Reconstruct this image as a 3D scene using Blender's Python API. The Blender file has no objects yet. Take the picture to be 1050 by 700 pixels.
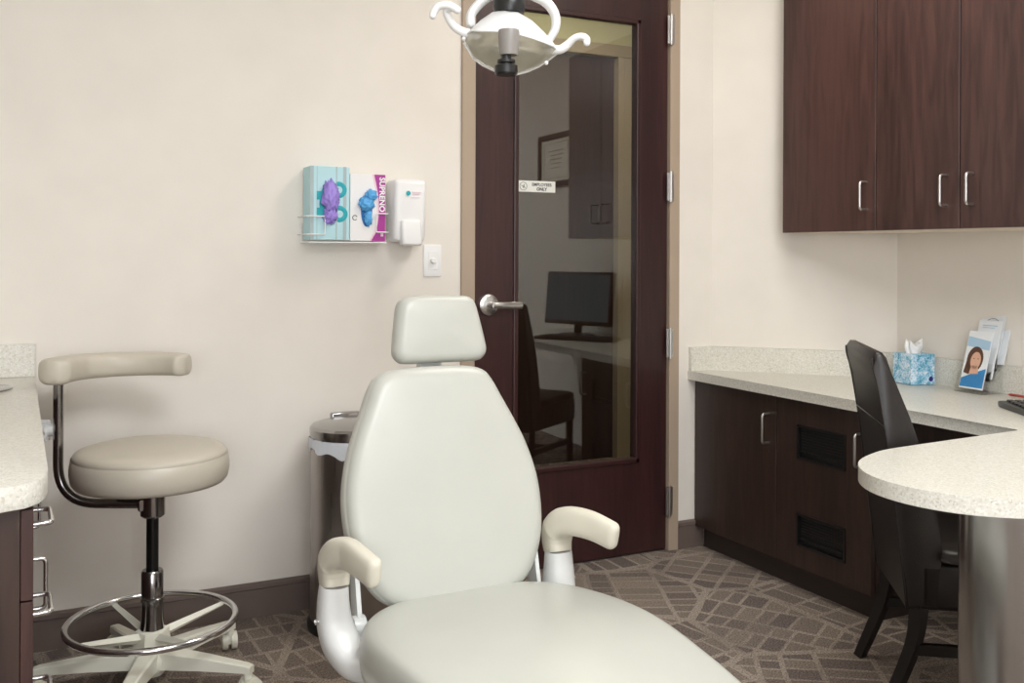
import bpy, bmesh, math, random
from mathutils import Vector, Matrix, noise
PI = math.pi
random.seed(7)
scene = bpy.context.scene
COL = scene.collection

# ------------------------------------------------------------------ materials
def nm(name):
    m = bpy.data.materials.new(name); m.use_nodes = True
    nt = m.node_tree; b = nt.nodes['Principled BSDF']
    return m, nt, b
def srgb(r, g, b):
    f = lambda c: (c/255/12.92) if c/255 <= .04045 else ((c/255+.055)/1.055)**2.4
    return (f(r), f(g), f(b), 1)
def simple(name, col, rough=.5, metal=0, spec=.5, coat=0, bump=0, bscale=200, emit=None, estr=0, trans=0, alpha=1):
    m, nt, b = nm(name)
    b.inputs['Base Color'].default_value = col
    b.inputs['Roughness'].default_value = rough
    b.inputs['Metallic'].default_value = metal
    b.inputs['Specular IOR Level'].default_value = spec
    b.inputs['Coat Weight'].default_value = coat
    b.inputs['Coat Roughness'].default_value = .15
    b.inputs['Transmission Weight'].default_value = trans
    b.inputs['Alpha'].default_value = alpha
    if emit: 
        b.inputs['Emission Color'].default_value = emit; b.inputs['Emission Strength'].default_value = estr
    # slight procedural variation of tone
    tc = nt.nodes.new('ShaderNodeTexCoord'); nz = nt.nodes.new('ShaderNodeTexNoise')
    nz.inputs['Scale'].default_value = 6
    nt.links.new(tc.outputs['Object'], nz.inputs['Vector'])
    mx = nt.nodes.new('ShaderNodeMix'); mx.data_type = 'RGBA'
    mx.inputs['A'].default_value = tuple(c*.95 for c in col[:3])+(1,)
    mx.inputs['B'].default_value = tuple(min(1, c*1.05) for c in col[:3])+(1,)
    nt.links.new(nz.outputs['Fac'], mx.inputs['Factor']); nt.links.new(mx.outputs['Result'], b.inputs['Base Color'])
    if bump:
        n2 = nt.nodes.new('ShaderNodeTexNoise'); n2.inputs['Scale'].default_value = bscale; n2.inputs['Detail'].default_value = 4
        nt.links.new(tc.outputs['Object'], n2.inputs['Vector'])
        bp = nt.nodes.new('ShaderNodeBump'); bp.inputs['Strength'].default_value = bump; bp.inputs['Distance'].default_value = .002
        nt.links.new(n2.outputs['Fac'], bp.inputs['Height']); nt.links.new(bp.outputs['Normal'], b.inputs['Normal'])
    return m
def wood(name, dark, light, rough=.35, scale=(9, 9, .9), spec=.5, blotch=.5):
    m, nt, b = nm(name)
    N, Lk = nt.nodes, nt.links
    tc = N.new('ShaderNodeTexCoord'); mp = N.new('ShaderNodeMapping'); mp.inputs['Scale'].default_value = scale
    Lk.new(tc.outputs['Object'], mp.inputs['Vector'])
    n1 = N.new('ShaderNodeTexNoise'); n1.inputs['Scale'].default_value = 6; n1.inputs['Detail'].default_value = 8; n1.inputs['Distortion'].default_value = .6
    Lk.new(mp.outputs['Vector'], n1.inputs['Vector'])
    n2 = N.new('ShaderNodeTexNoise'); n2.inputs['Scale'].default_value = .55; n2.inputs['Detail'].default_value = 2
    Lk.new(mp.outputs['Vector'], n2.inputs['Vector'])
    ad = N.new('ShaderNodeMix'); ad.data_type = 'FLOAT'; ad.inputs['Factor'].default_value = blotch
    Lk.new(n1.outputs['Fac'], ad.inputs['A']); Lk.new(n2.outputs['Fac'], ad.inputs['B'])
    cr = N.new('ShaderNodeValToRGB'); cr.color_ramp.elements[0].position = .38; cr.color_ramp.elements[1].position = .62
    cr.color_ramp.elements[0].color = dark; cr.color_ramp.elements[1].color = light
    Lk.new(ad.outputs['Result'], cr.inputs['Fac']); Lk.new(cr.outputs['Color'], b.inputs['Base Color'])
    b.inputs['Roughness'].default_value = rough; b.inputs['Specular IOR Level'].default_value = spec
    return m
def quartz(name):
    m, nt, b = nm(name); N, Lk = nt.nodes, nt.links
    tc = N.new('ShaderNodeTexCoord')
    v = N.new('ShaderNodeTexVoronoi'); v.inputs['Scale'].default_value = 240
    Lk.new(tc.outputs['Object'], v.inputs['Vector'])
    cr = N.new('ShaderNodeValToRGB'); e = cr.color_ramp.elements
    e[0].position = 0; e[0].color = srgb(200, 195, 183); e[1].position = .16; e[1].color = srgb(213, 210, 200)
    x = e.new(.6); x.color = srgb(218, 215, 206); x = e.new(.93); x.color = srgb(227, 225, 217)
    sx = N.new('ShaderNodeSeparateColor'); Lk.new(v.outputs['Color'], sx.inputs['Color'])
    Lk.new(sx.outputs['Red'], cr.inputs['Fac'])
    v2 = N.new('ShaderNodeTexVoronoi'); v2.inputs['Scale'].default_value = 130
    Lk.new(tc.outputs['Object'], v2.inputs['Vector'])
    c2 = N.new('ShaderNodeValToRGB'); c2.color_ramp.elements[0].position = .12; c2.color_ramp.elements[0].color = (1, 1, 1, 1)
    c2.color_ramp.elements[1].position = .2; c2.color_ramp.elements[1].color = (0, 0, 0, 1)
    Lk.new(v2.outputs['Distance'], c2.inputs['Fac'])
    sy = N.new('ShaderNodeSeparateColor'); Lk.new(v2.outputs['Color'], sy.inputs['Color'])
    gt = N.new('ShaderNodeMath'); gt.operation = 'GREATER_THAN'; gt.inputs[1].default_value = .78; Lk.new(sy.outputs['Green'], gt.inputs[0])
    mu = N.new('ShaderNodeMath'); mu.operation = 'MULTIPLY'; Lk.new(gt.outputs[0], mu.inputs[0]); Lk.new(c2.outputs['Color'], mu.inputs[1])
    mx = N.new('ShaderNodeMix'); mx.data_type = 'RGBA'; mx.inputs['B'].default_value = srgb(176, 166, 152)
    Lk.new(cr.outputs['Color'], mx.inputs['A']); Lk.new(mu.outputs[0], mx.inputs['Factor'])
    Lk.new(mx.outputs['Result'], b.inputs['Base Color']); b.inputs['Roughness'].default_value = .3
    return m
def carpet(name):
    m, nt, b = nm(name); N, Lk = nt.nodes, nt.links
    tc = N.new('ShaderNodeTexCoord')
    def mth(op, a, bb=None, c=None):
        n = N.new('ShaderNodeMath'); n.operation = op
        for i, v in enumerate((a, bb, c)):
            if v is None: continue
            if isinstance(v, (int, float)): n.inputs[i].default_value = v
            else: Lk.new(v, n.inputs[i])
        return n.outputs[0]
    # wobble
    nz = N.new('ShaderNodeTexNoise'); nz.inputs['Scale'].default_value = 2.5; nz.inputs['Detail'].default_value = 1
    Lk.new(tc.outputs['Object'], nz.inputs['Vector'])
    wob = N.new('ShaderNodeMix'); wob.data_type = 'RGBA'; wob.blend_type = 'LINEAR_LIGHT'; wob.inputs['Factor'].default_value = .016
    Lk.new(tc.outputs['Object'], wob.inputs['A']); Lk.new(nz.outputs['Color'], wob.inputs['B'])
    vec = wob.outputs['Result']
    sh = N.new('ShaderNodeVectorMath'); sh.operation = 'MULTIPLY'; sh.inputs[1].default_value = (1, 1, 0); Lk.new(vec, sh.inputs[0])
    # large shards
    v = N.new('ShaderNodeTexVoronoi'); v.inputs['Scale'].default_value = 2.6; v.voronoi_dimensions = '2D'; Lk.new(sh.outputs[0], v.inputs['Vector'])
    ve = N.new('ShaderNodeTexVoronoi'); ve.feature = 'DISTANCE_TO_EDGE'; ve.voronoi_dimensions = '2D'; ve.inputs['Scale'].default_value = 2.6; Lk.new(sh.outputs[0], ve.inputs['Vector'])
    big = mth('LESS_THAN', ve.outputs['Distance'], .036)
    sc = N.new('ShaderNodeSeparateColor'); Lk.new(v.outputs['Color'], sc.inputs['Color'])
    ang = mth('MULTIPLY', sc.outputs['Red'], 3.14)
    vr = N.new('ShaderNodeVectorRotate'); vr.rotation_type = 'Z_AXIS'; Lk.new(sh.outputs[0], vr.inputs['Vector']); Lk.new(ang, vr.inputs['Angle'])
    sp_ = N.new('ShaderNodeSeparateXYZ'); Lk.new(vr.outputs[0], sp_.inputs[0])
    def v1(val, scale, feat):
        n = N.new('ShaderNodeTexVoronoi'); n.voronoi_dimensions = '1D'; n.feature = feat; n.inputs['Scale'].default_value = scale; n.inputs['Randomness'].default_value = .85
        Lk.new(val, n.inputs['W']); return n
    uE = v1(sp_.outputs['X'], 8.5, 'DISTANCE_TO_EDGE'); uC = v1(sp_.outputs['X'], 8.5, 'F1')
    us = N.new('ShaderNodeSeparateColor'); Lk.new(uC.outputs['Color'], us.inputs['Color'])
    vv = mth('MULTIPLY_ADD', us.outputs['Green'], 5.0, sp_.outputs['Y'])
    vE = v1(vv, 15.0, 'DISTANCE_TO_EDGE'); vC = v1(vv, 15.0, 'F1')
    l1 = mth('LESS_THAN', uE.outputs['Distance'], .07); l2 = mth('LESS_THAN', vE.outputs['Distance'], .085)
    grid = mth('MAXIMUM', l1, l2)
    line = mth('MAXIMUM', big, grid)
    # soft patches where lines fade and whole areas go light
    n3 = N.new('ShaderNodeTexNoise'); n3.inputs['Scale'].default_value = 3.5; n3.inputs['Detail'].default_value = 2; Lk.new(tc.outputs['Object'], n3.inputs['Vector'])
    fade = N.new('ShaderNodeMapRange'); fade.inputs['From Min'].default_value = .35; fade.inputs['From Max'].default_value = .6
    fade.inputs['To Min'].default_value = .3; fade.inputs['To Max'].default_value = 1; Lk.new(n3.outputs['Fac'], fade.inputs['Value'])
    lf = mth('MULTIPLY', line, fade.outputs[0])
    base = N.new('ShaderNodeMix'); base.data_type = 'RGBA'; base.inputs['A'].default_value = srgb(104, 94, 90); base.inputs['B'].default_value = srgb(132, 120, 110)
    sc2 = N.new('ShaderNodeSeparateColor'); Lk.new(vC.outputs['Color'], sc2.inputs['Color']); 
    Lk.new(sc2.outputs['Red'], base.inputs['Factor'])
    mx = N.new('ShaderNodeMix'); mx.data_type = 'RGBA'; mx.inputs['B'].default_value = srgb(152, 141, 130)
    Lk.new(base.outputs['Result'], mx.inputs['A']); Lk.new(lf, mx.inputs['Factor'])
    # fibre speckle
    n4 = N.new('ShaderNodeTexNoise'); n4.inputs['Scale'].default_value = 190; n4.inputs['Detail'].default_value = 2; Lk.new(tc.outputs['Object'], n4.inputs['Vector'])
    mr = N.new('ShaderNodeMapRange'); mr.inputs['From Min'].default_value = .3; mr.inputs['From Max'].default_value = .7; mr.inputs['To Min'].default_value = .5; mr.inputs['To Max'].default_value = 1.62
    Lk.new(n4.outputs['Fac'], mr.inputs['Value'])
    ml = N.new('ShaderNodeVectorMath'); ml.operation = 'SCALE'; Lk.new(mx.outputs['Result'], ml.inputs[0]); Lk.new(mr.outputs[0], ml.inputs['Scale'])
    Lk.new(ml.outputs[0], b.inputs['Base Color'])
    b.inputs['Roughness'].default_value = 1; b.inputs['Specular IOR Level'].default_value = .05
    bp = N.new('ShaderNodeBump'); bp.inputs['Strength'].default_value = .6; bp.inputs['Distance'].default_value = .004
    Lk.new(n4.outputs['Fac'], bp.inputs['Height']); Lk.new(bp.outputs['Normal'], b.inputs['Normal'])
    return m
def brushed(name, col, rough=.3, scale=(300, 300, 2), aniso=.6):
    m, nt, b = nm(name); N, Lk = nt.nodes, nt.links
    tc = N.new('ShaderNodeTexCoord'); mp = N.new('ShaderNodeMapping'); mp.inputs['Scale'].default_value = scale
    nz = N.new('ShaderNodeTexNoise'); nz.inputs['Scale'].default_value = 1; nz.inputs['Detail'].default_value = 3
    Lk.new(tc.outputs['Object'], mp.inputs['Vector']); Lk.new(mp.outputs['Vector'], nz.inputs['Vector'])
    mr = N.new('ShaderNodeMapRange'); mr.inputs['To Min'].default_value = rough*.7; mr.inputs['To Max'].default_value = rough*1.4
    Lk.new(nz.outputs['Fac'], mr.inputs['Value']); Lk.new(mr.outputs[0], b.inputs['Roughness'])
    b.inputs['Base Color'].default_value = col; b.inputs['Metallic'].default_value = 1
    return m
def glassmat(name, ior, tint=(.9, .92, .9, 1), rough=0.0):
    m = bpy.data.materials.new(name); m.use_nodes = True; nt = m.node_tree; nt.nodes.clear(); N, Lk = nt.nodes, nt.links
    o = N.new('ShaderNodeOutputMaterial'); mx = N.new('ShaderNodeMixShader'); t = N.new('ShaderNodeBsdfTransparent'); g = N.new('ShaderNodeBsdfGlossy')
    lw = N.new('ShaderNodeLayerWeight'); lw.inputs['Blend'].default_value = .5
    pw = N.new('ShaderNodeMath'); pw.operation = 'POWER'; pw.inputs[1].default_value = 5; Lk.new(lw.outputs['Facing'], pw.inputs[0])
    r0 = ((ior-1)/(ior+1))**2
    f = N.new('ShaderNodeMath'); f.operation = 'MULTIPLY_ADD'; f.inputs[1].default_value = 1-r0; f.inputs[2].default_value = r0; Lk.new(pw.outputs[0], f.inputs[0])
    t.inputs['Color'].default_value = tint; g.inputs['Roughness'].default_value = rough
    Lk.new(f.outputs[0], mx.inputs[0]); Lk.new(t.outputs[0], mx.inputs[1]); Lk.new(g.outputs[0], mx.inputs[2]); Lk.new(mx.outputs[0], o.inputs['Surface'])
    return m
def patterned_tissue(name):
    m, nt, b = nm(name); N, Lk = nt.nodes, nt.links
    tc = N.new('ShaderNodeTexCoord'); v = N.new('ShaderNodeTexVoronoi'); v.inputs['Scale'].default_value = 150
    nz = N.new('ShaderNodeTexNoise'); nz.inputs['Scale'].default_value = 34; nz.inputs['Detail'].default_value = 4
    Lk.new(tc.outputs['Object'], v.inputs['Vector']); Lk.new(tc.outputs['Object'], nz.inputs['Vector'])
    ad = N.new('ShaderNodeMix'); ad.data_type = 'FLOAT'; ad.inputs['Factor'].default_value = .65
    Lk.new(v.outputs['Distance'], ad.inputs['A']); Lk.new(nz.outputs['Fac'], ad.inputs['B'])
    cr = N.new('ShaderNodeValToRGB'); e = cr.color_ramp.elements
    e[0].position = .34; e[0].color = srgb(60, 140, 176); e[1].position = .68; e[1].color = srgb(226, 236, 246)
    x = e.new(.44); x.color = srgb(120, 186, 212); x = e.new(.53); x.color = srgb(170, 206, 232)
    Lk.new(ad.outputs['Result'], cr.inputs['Fac']); Lk.new(cr.outputs['Color'], b.inputs['Base Color'])
    b.inputs['Roughness'].default_value = .45
    return m

M = {}
M['wall'] = simple('wall_paint', srgb(232, 226, 218), .75, spec=.25, bump=.08, bscale=160)
M['wallwarm'] = M['wall']
M['ceil'] = simple('ceiling_paint', srgb(238, 236, 230), .9)
M['carpet'] = carpet('patterned_carpet')
M['base'] = simple('baseboard_vinyl', srgb(104, 90, 84), .55)
M['frame'] = simple('door_frame_paint', srgb(172, 154, 136), .5)
M['door'] = wood('mahogany_door', srgb(44, 24, 24), srgb(62, 35, 34), .36, (14, 14, .8))
M['upper'] = wood('upper_cabinet_laminate', srgb(56, 36, 34), srgb(84, 58, 53), .36, (7, 7, .7))
M['lower'] = wood('lower_cabinet_laminate', srgb(48, 34, 30), srgb(66, 48, 41), .4, (9, 9, .8))
M['quartz'] = quartz('speckled_quartz')
M['vinyl'] = simple('cream_vinyl', srgb(189, 190, 183), .33, bump=.08, bscale=500, spec=.5)
M['padvinyl'] = simple('armrest_urethane', srgb(214, 209, 194), .4)
M['taupe'] = simple('taupe_vinyl', srgb(196, 188, 174), .35, bump=.1, bscale=400)
M['whitep'] = simple('white_plastic', srgb(240, 240, 240), .35)
M['whitem'] = simple('white_enamel_metal', srgb(226, 227, 226), .3, spec=.6)
M['base_white'] = simple('off_white_enamel', srgb(226, 224, 210), .4)
M['chrome'] = simple('chrome', (.75, .75, .76, 1), .12, 1)
M['chromed'] = simple('dark_chrome', (.33, .32, .32, 1), .16, 1)
M['nickel'] = simple('satin_nickel', (.62, .61, .6, 1), .3, 1)
M['black'] = simple('black_plastic', srgb(28, 28, 29), .35)
M['blackrod'] = simple('black_gas_rod', srgb(14, 14, 14), .25)
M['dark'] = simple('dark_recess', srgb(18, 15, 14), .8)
M['steel'] = brushed('brushed_steel', (.40, .395, .39, 1), .2, (60, 60, .5))
M['steeldark'] = brushed('dark_brushed_steel', (.4, .37, .35, 1), .3)
M['leather'] = simple('espresso_leather', srgb(23, 17, 16), .4, bump=.3, bscale=300, spec=.6)
M['legs'] = simple('black_wood', srgb(20, 15, 13), .4)
M['liner'] = simple('white_bag', srgb(235, 240, 250), .35, bump=.8, bscale=40)
M['fillglow'] = simple('added_fill_glow', srgb(240, 244, 250), .7, emit=(.93, .96, 1, 1), estr=1.2)  # glowing pane of the added fill window behind the camera
M['toe'] = simple('toe_kick_laminate', srgb(52, 42, 38), .5)
M['glass'] = glassmat('door_glass', 1.85, (.86, .88, .86, 1))
M['acrylic'] = glassmat('clear_acrylic', 1.28, (.985, .985, .98, 1))
M['shield'] = glassmat('lamp_shield', 1.5, (.95, .94, .88, 1), .1)
M['reflector'] = simple('lamp_reflector', (.93, .91, .84, 1), .3, 1)
def milky(name, col, fac):
    m = glassmat(name, 1.4, (.97, .97, .94, 1), .05); nt = m.node_tree; N, Lk = nt.nodes, nt.links
    out = [n for n in N if n.type == 'OUTPUT_MATERIAL'][0]; src = out.inputs['Surface'].links[0].from_socket
    df = N.new('ShaderNodeBsdfDiffuse'); df.inputs['Color'].default_value = col; tl = N.new('ShaderNodeBsdfTranslucent'); tl.inputs['Color'].default_value = col
    m1 = N.new('ShaderNodeMixShader'); m1.inputs[0].default_value = .5; Lk.new(df.outputs[0], m1.inputs[1]); Lk.new(tl.outputs[0], m1.inputs[2])
    m2 = N.new('ShaderNodeMixShader'); m2.inputs[0].default_value = fac; Lk.new(src, m2.inputs[1]); Lk.new(m1.outputs[0], m2.inputs[2]); Lk.new(m2.outputs[0], out.inputs['Surface']); return m
M['shield'] = milky('frosted_lamp_shield', srgb(255, 252, 240), .3)
M['bulb'] = simple('frosted_bulb_shade', srgb(142, 137, 133), .4)
M['bluebox'] = simple('pale_blue_card', srgb(184, 222, 230), .45)
M['blueside'] = simple('grey_blue_card', srgb(168, 186, 190), .5)
M['teal'] = simple('teal_print', srgb(34, 168, 180), .45)
M['whitecard'] = simple('white_card', srgb(240, 238, 238), .5)
M['magenta'] = simple('magenta_print', srgb(170, 56, 150), .45)
M['pinkl'] = simple('pale_pink_print', srgb(238, 206, 218), .5)
M['purpleg'] = simple('lavender_nitrile', srgb(160, 138, 222), .5, bump=.4, bscale=60)
M['blueg'] = simple('sky_blue_nitrile', srgb(92, 172, 232), .5, bump=.4, bscale=60)
M['blueslot'] = simple('slot_shadow_blue', srgb(40, 110, 180), .6)
M['ink'] = simple('dark_ink', srgb(50, 50, 52), .6)
M['tissuebox'] = patterned_tissue('tissue_box_print')
M['tissue'] = simple('white_tissue', srgb(246, 246, 246), .9)
M['navy'] = simple('navy_ink', srgb(40, 38, 120), .5)
M['paper'] = simple('brochure_paper', srgb(238, 242, 246), .4)
M['paperblue'] = simple('pale_blue_print', srgb(176, 208, 232), .4)
M['seablue'] = simple('bright_blue_print', srgb(60, 138, 200), .4)
M['skin'] = simple('printed_skin', srgb(222, 176, 150), .5)
M['hairp'] = simple('printed_hair', srgb(92, 62, 48), .5)
M['red'] = simple('red_plastic', srgb(214, 86, 76), .4)
M['screen'] = simple('monitor_screen', srgb(44, 58, 66), .15, emit=srgb(120, 140, 150), estr=.35)
M['undercab'] = simple('white_melamine', srgb(236, 222, 204), .5)
M['signp'] = simple('sign_plate', srgb(226, 226, 220), .4)
M['cert'] = simple('certificate_paper', srgb(245, 240, 226), .6)
M['certline'] = simple('certificate_ink', srgb(150, 138, 118), .6)
M['led'] = simple('ceiling_diffuser', srgb(255, 255, 255), .6, emit=(1, .97, .92, 1), estr=6)
M['corr'] = simple('corridor_paint', srgb(208, 200, 166), .8)

# ------------------------------------------------------------------ mesh helpers
def finish(name, bm, mat, parent=None, smooth=False, loc=None, rotz=0, angle=None):
    me = bpy.data.meshes.new(name); bmesh.ops.recalc_face_normals(bm, faces=bm.faces[:])
    bm.to_mesh(me); bm.free()
    mats = mat if isinstance(mat, (list, tuple)) else [mat]
    for m in mats: me.materials.append(M[m] if isinstance(m, str) else m)
    if smooth:
        for p in me.polygons: p.use_smooth = True
        if angle is not None:
            me.set_sharp_from_angle(angle=math.radians(angle))
    o = bpy.data.objects.new(name, me); COL.objects.link(o)
    if parent: o.parent = parent
    if loc: o.location = loc
    if rotz: o.rotation_euler = (0, 0, rotz)
    return o
def tag(o, label=None, cat=None, group=None, kind=None):
    if label: o['label'] = label
    if cat: o['category'] = cat
    if group: o['group'] = group
    if kind: o['kind'] = kind
    return o
def thing(name, label, cat, loc=(0, 0, 0), rotz=0, group=None):
    o = bpy.data.objects.new(name, None); COL.objects.link(o); o.empty_display_size = .1
    o.location = loc; o.rotation_euler = (0, 0, rotz)
    return tag(o, label, cat, group)
def box(bm, a, b, bev=0, seg=2, mi=0, mat4=None):
    x0, y0, z0 = a; x1, y1, z1 = b
    vs = [bm.verts.new(p) for p in ((x0, y0, z0), (x1, y0, z0), (x1, y1, z0), (x0, y1, z0), (x0, y0, z1), (x1, y0, z1), (x1, y1, z1), (x0, y1, z1))]
    fs = [bm.faces.new([vs[i] for i in q]) for q in ((0, 3, 2, 1), (4, 5, 6, 7), (0, 1, 5, 4), (1, 2, 6, 5), (2, 3, 7, 6), (3, 0, 4, 7))]
    for f in fs: f.material_index = mi
    geo = vs
    if bev > 0:
        es = list({e for f in fs for e in f.edges})
        r = bmesh.ops.bevel(bm, geom=es, offset=bev, segments=seg, profile=.5, affect='EDGES')
        for f in r['faces']: f.material_index = mi
        geo = list({v for f in r['faces'] for v in f.verts} | {v for v in vs if v.is_valid})
    if mat4 is not None: bmesh.ops.transform(bm, matrix=mat4, verts=[v for v in geo if v.is_valid])
    return geo
def boxes(*args, bev=0, seg=2):
    bm = bmesh.new()
    for a, b in args: box(bm, a, b, bev, seg)
    return bm
def prism(bm, pts, z0, z1, axis='z', bev=0, seg=3, mi=0):
    """pts 2-D polygon; extruded along axis between z0,z1"""
    def P(p, h):
        if axis == 'z': return (p[0], p[1], h)
        if axis == 'y': return (p[0], h, p[1])
        return (h, p[0], p[1])
    lo = [bm.verts.new(P(p, z0)) for p in pts]; hi = [bm.verts.new(P(p, z1)) for p in pts]
    n = len(pts); fs = [bm.faces.new(lo[::-1]), bm.faces.new(hi)]
    for i in range(n): fs.append(bm.faces.new((lo[i], lo[(i+1) % n], hi[(i+1) % n], hi[i])))
    for f in fs: f.material_index = mi
    if bev > 0:
        es = list(fs[0].edges)+list(fs[1].edges)
        r = bmesh.ops.bevel(bm, geom=es, offset=bev, segments=seg, profile=.5, affect='EDGES')
        for f in r['faces']: f.material_index = mi
    return bm
def lathe(bm, prof, c=(0, 0, 0), n=40, axis='z', mi=0, M4=None):
    rings = []
    for r, z in prof:
        ring = []
        for i in range(n):
            a = 2*PI*i/n
            p = {'z': (r*math.cos(a), r*math.sin(a), z), 'y': (r*math.cos(a), z, r*math.sin(a)), 'x': (z, r*math.cos(a), r*math.sin(a))}[axis]
            v = Vector(p)
            if M4: v = M4 @ v
            ring.append(bm.verts.new(v+Vector(c)))
        rings.append(ring)
    for a, b in zip(rings, rings[1:]):
        for i in range(n):
            f = bm.faces.new((a[i], a[(i+1) % n], b[(i+1) % n], b[i])); f.material_index = mi
    f = bm.faces.new(rings[0]); f.material_index = mi
    f = bm.faces.new(rings[-1]); f.material_index = mi
    return bm
def cyl(bm, p0, p1, r0, r1=None, n=20, mi=0):
    return sweep(bm, [p0, p1], [r0, r0 if r1 is None else r1], n, mi=mi)
def spline(pts, k=8):
    P = [Vector(p) for p in pts]; out = []
    for i in range(len(P)-1):
        a = P[max(i-1, 0)]; b = P[i]; c = P[i+1]; d = P[min(i+2, len(P)-1)]
        for j in range(k):
            t = j/k
            out.append(.5*((2*b)+(-a+c)*t+(2*a-5*b+4*c-d)*t*t+(-a+3*b-3*c+d)*t**3))
    out.append(P[-1]); return out
def fillet(pts, r, k=6):
    P = [Vector(p) for p in pts]; out = [P[0]]
    for i in range(1, len(P)-1):
        a = (P[i-1]-P[i]); b = (P[i+1]-P[i]); rr = min(r, a.length*.49, b.length*.49)
        A = P[i]+a.normalized()*rr; B = P[i]+b.normalized()*rr
        for j in range(k+1):
            t = j/k; out.append((1-t)**2*A+2*t*(1-t)*P[i]+t*t*B)
    out.append(P[-1]); return out
def sweep(bm, pts, rad, n=12, closed=False, mi=0, up=None, power=2, caps=True):
    """tube; rad number or list; each may be (a,b) for oval sections (a along 'side', b along up)"""
    P = [Vector(p) for p in pts]; m = len(P)
    if not isinstance(rad, list): rad = [rad]*m
    if len(rad) != m:
        k = len(rad); R = []
        for i in range(m):
            t = i/(m-1)*(k-1); j = min(int(t), k-2); u = t-j
            ra = rad[j] if isinstance(rad[j], tuple) else (rad[j],)*2; rb = rad[j+1] if isinstance(rad[j+1], tuple) else (rad[j+1],)*2
            R.append((ra[0]*(1-u)+rb[0]*u, ra[1]*(1-u)+rb[1]*u))
        rad = R
    rings = []; T = []
    for i in range(m):
        if closed: t = P[(i+1) % m]-P[i-1]
        else: t = P[min(i+1, m-1)]-P[max(i-1, 0)]
        T.append(t.normalized())
    u = Vector(up) if up is not None else (Vector((0, 0, 1)) if abs(T[0].z) < .9 else Vector((1, 0, 0)))
    for i in range(m):
        s = T[i].cross(u)
        if s.length < 1e-5: s = T[i].orthogonal()
        s.normalize(); w = s.cross(T[i]).normalized()
        if up is None: u = w
        r = rad[i] if isinstance(rad[i], tuple) else (rad[i], rad[i])
        ring = []
        for j in range(n):
            a = 2*PI*j/n; ca, sa = math.cos(a), math.sin(a)
            if power != 2:
                ca = math.copysign(abs(ca)**(2/power), ca); sa = math.copysign(abs(sa)**(2/power), sa)
            ring.append(bm.verts.new(P[i]+s*r[0]*ca+w*r[1]*sa))
        rings.append(ring)
    rng = range(m if closed else m-1)
    for i in rng:
        a = rings[i]; b = rings[(i+1) % m]
        for j in range(n):
            f = bm.faces.new((a[j], a[(j+1) % n], b[(j+1) % n], b[j])); f.material_index = mi
    if not closed and caps:
        for r in (rings[0], rings[-1]):
            f = bm.faces.new(r); f.material_index = mi
    return bm
def rounded(pts, rad, steps=4):
    """extend a tube path with hemispherical ends; rad is a list of (a, b) or numbers"""
    P = [Vector(p) for p in pts]; m = len(P)
    k = len(rad); R = []
    for i in range(m):
        t = i/(m-1)*(k-1); j = min(int(t), k-2); u = t-j
        ra = rad[j] if isinstance(rad[j], tuple) else (rad[j],)*2; rb = rad[j+1] if isinstance(rad[j+1], tuple) else (rad[j+1],)*2
        R.append((ra[0]*(1-u)+rb[0]*u, ra[1]*(1-u)+rb[1]*u))
    d0 = (P[0]-P[1]).normalized(); d1 = (P[-1]-P[-2]).normalized()
    def cap(p, d, r):
        rr = min(r); return [(p+d*rr*math.sin(a), (max(.0004, r[0]-rr*(1-math.cos(a))), max(.0004, r[1]-rr*(1-math.cos(a))))) for a in [PI/2*(q+1)/(steps+1) for q in range(steps+1)]]
    A = cap(P[0], d0, R[0])[::-1]; B = cap(P[-1], d1, R[-1])
    return [a[0] for a in A]+P+[b[0] for b in B], [a[1] for a in A]+R+[b[1] for b in B]
def outline_spline(pts, k=8):
    n = len(pts); P = [Vector((p[0], p[1], 0)) for p in pts]; out = []
    for i in range(n):
        a, b, c, d = P[i-1], P[i], P[(i+1) % n], P[(i+2) % n]
        for j in range(k):
            t = j/k
            q = .5*((2*b)+(-a+c)*t+(2*a-5*b+4*c-d)*t*t+(-a+3*b-3*c+d)*t**3); out.append((q.x, q.y))
    return out
def cushion(bm, outline, centre, front, back, edge=.03, dome=.02, mi=0, fn=None, rings=10):
    """pillow slab: outline in (u,v); w is thickness. rounded rim of width edge, dome in the middle."""
    cx, cy = centre; n = len(outline)
    def ring(scale, w):
        out = []
        for (u, v) in outline:
            x = cx+(u-cx)*scale; y = cy+(v-cy)*scale; ww = w
            if fn: x, y, ww = fn(x, y, w)
            out.append(bm.verts.new((x, y, ww)))
        return out
    R = max(math.hypot(u-cx, v-cy) for u, v in outline)*.8
    e = edge/R
    L = []
    # back centre -> back rim -> side -> front rim -> front centre
    for k in range(4): L.append((.25*(k+1)*(1-e), -back))
    for k in range(1, 5): a = k/4*PI/2; L.append((1-e+e*math.sin(a), -back+min(edge, back)*(1-math.cos(a))))
    L.append((1.0, 0))
    f0 = front-edge
    for k in range(0, 6): a = k/5*PI/2; L.append((1-e+e*math.cos(a), f0+edge*math.sin(a)))
    for k in range(rings):
        s = (1-e)*(1-(k+1)/(rings+1)); L.append((s, front+dome*(1-(s/(1-e))**2)))
    rs = [ring(s, w) for s, w in L]
    for a, b in zip(rs, rs[1:]):
        for i in range(n):
            f = bm.faces.new((a[i], a[(i+1) % n], b[(i+1) % n], b[i])); f.material_index = mi
    for r, w in ((rs[0], -back), (rs[-1], front+dome)):
        x, y, ww = cx, cy, w
        if fn: x, y, ww = fn(x, y, w)
        c = bm.verts.new((x, y, ww))
        for i in range(n):
            f = bm.faces.new((c, r[i], r[(i+1) % n])); f.material_index = mi
    return bm
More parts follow.
